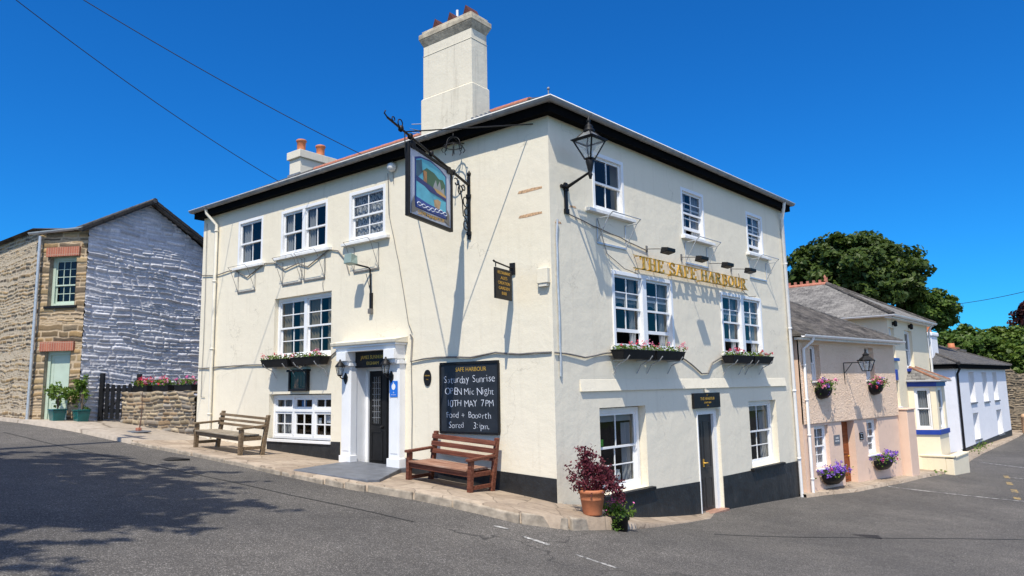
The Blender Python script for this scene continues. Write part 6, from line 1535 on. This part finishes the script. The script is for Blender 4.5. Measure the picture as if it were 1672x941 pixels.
# ================================================================== CAMERA, LIGHT, SKY
FW=Vector((-0.61466242,0.77702286,0.13574091)); CPOS=Vector((6.73184635,-9.56048011,2.145))
yaw,pit,roll=0.66925855,0.13616126,-0.01837303
right=Vector((math.cos(yaw),math.sin(yaw),0)); fwd=Vector((-math.sin(yaw)*math.cos(pit),math.cos(yaw)*math.cos(pit),math.sin(pit))); up=right.cross(fwd)
r_=right*math.cos(roll)+up*math.sin(roll); u_=-right*math.sin(roll)+up*math.cos(roll)
cd=bpy.data.cameras.new('camera'); cam=bpy.data.objects.new('camera',cd); COL.objects.link(cam)
mt=Matrix((( r_.x,u_.x,-fwd.x,CPOS.x),(r_.y,u_.y,-fwd.y,CPOS.y),(r_.z,u_.z,-fwd.z,CPOS.z),(0,0,0,1))); cam.matrix_world=mt
cd.sensor_width=36; cd.lens=1180/1672*36; cd.clip_end=6000; cd.clip_start=.05
scene.camera=cam
def pxdir(px,py): return fwd*1.0+r_*((px-836)/1180)-u_*((py-470.5)/1180)
# wires
top=Vector((-8.35,-6.75,G(-8.35,-6.75)+9.2))
wire('overhead wire sloping to the roof by the low chimney, lower left of two',top+Vector((-.4,0,0)),(-9.4,1.2,7.55),.22)
wire('overhead wire sloping to the roof near the picture sign, upper right of two',top+Vector((.4,0,0)),(-5.6,.9,7.35),.18)
d0=pxdir(1550,498); d1=pxdir(1760,453)
wire('single overhead wire at the right running out of the small tree',CPOS+d0*41/d0.dot(fwd),CPOS+d1*30/d1.dot(fwd),.15,.014)
AZ=R(26); EL=R(58.5)
sd=Vector((math.sin(AZ)*math.cos(EL),-math.cos(AZ)*math.cos(EL),math.sin(EL)))
sl=bpy.data.lights.new('sun','SUN'); sl.energy=4.3; sl.angle=R(.5); sl.color=(1,.93,.80); so_=bpy.data.objects.new('sun',sl); COL.objects.link(so_)
so_.rotation_euler=sd.to_track_quat('Z','Y').to_euler(); so_.location=(0,-20,30)
w_=bpy.data.worlds.new('World'); scene.world=w_; w_.use_nodes=True; nt=w_.node_tree; nt.nodes.clear()
sk=nt.nodes.new('ShaderNodeTexSky'); sk.sky_type='NISHITA'; sk.sun_disc=False; sk.sun_elevation=EL; sk.sun_rotation=math.atan2(sd.x,sd.y)
sk.air_density=1.0; sk.dust_density=.3; sk.ozone_density=3.0; sk.altitude=50
hs=nt.nodes.new('ShaderNodeHueSaturation'); hs.inputs['Saturation'].default_value=1.15
ga=nt.nodes.new('ShaderNodeMixRGB'); ga.blend_type='MULTIPLY'; ga.inputs[0].default_value=1; ga.inputs[2].default_value=(.09,.585,1.04,1)
# warm fill glow added to the sky, off the sun, to lift the side wall
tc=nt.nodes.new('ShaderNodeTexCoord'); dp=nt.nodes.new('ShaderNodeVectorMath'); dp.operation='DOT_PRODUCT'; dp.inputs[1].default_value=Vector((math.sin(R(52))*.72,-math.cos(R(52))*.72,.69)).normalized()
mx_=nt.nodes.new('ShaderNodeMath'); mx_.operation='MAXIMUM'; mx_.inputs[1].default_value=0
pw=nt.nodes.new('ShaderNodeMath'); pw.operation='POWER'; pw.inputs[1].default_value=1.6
fill=nt.nodes.new('ShaderNodeMixRGB'); fill.blend_type='MULTIPLY'; fill.inputs[0].default_value=1; fill.inputs[2].default_value=(4.2,3.7,2.8,1)
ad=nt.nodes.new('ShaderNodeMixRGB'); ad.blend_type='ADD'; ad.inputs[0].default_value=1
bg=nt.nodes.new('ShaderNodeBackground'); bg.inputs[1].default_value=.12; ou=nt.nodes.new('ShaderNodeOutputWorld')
nt.links.new(sk.outputs[0],hs.inputs['Color']); nt.links.new(hs.outputs[0],ga.inputs[1])
nt.links.new(tc.outputs['Generated'],dp.inputs[0]); nt.links.new(dp.outputs['Value'],mx_.inputs[0]); nt.links.new(mx_.outputs[0],pw.inputs[0]); nt.links.new(pw.outputs[0],fill.inputs[1])
nt.links.new(ga.outputs[0],ad.inputs[1]); nt.links.new(fill.outputs[0],ad.inputs[2]); nt.links.new(ad.outputs[0],bg.inputs[0]); nt.links.new(bg.outputs[0],ou.inputs[0])
scene.view_settings.view_transform='Standard'; scene.view_settings.look='None'; scene.view_settings.gamma=1; scene.view_settings.exposure=0.36; scene.view_settings.use_curve_mapping=False
scene.render.engine='CYCLES'; scene.cycles.max_bounces=6; scene.cycles.transparent_max_bounces=12
scene.render.resolution_x=1024; scene.render.resolution_y=576
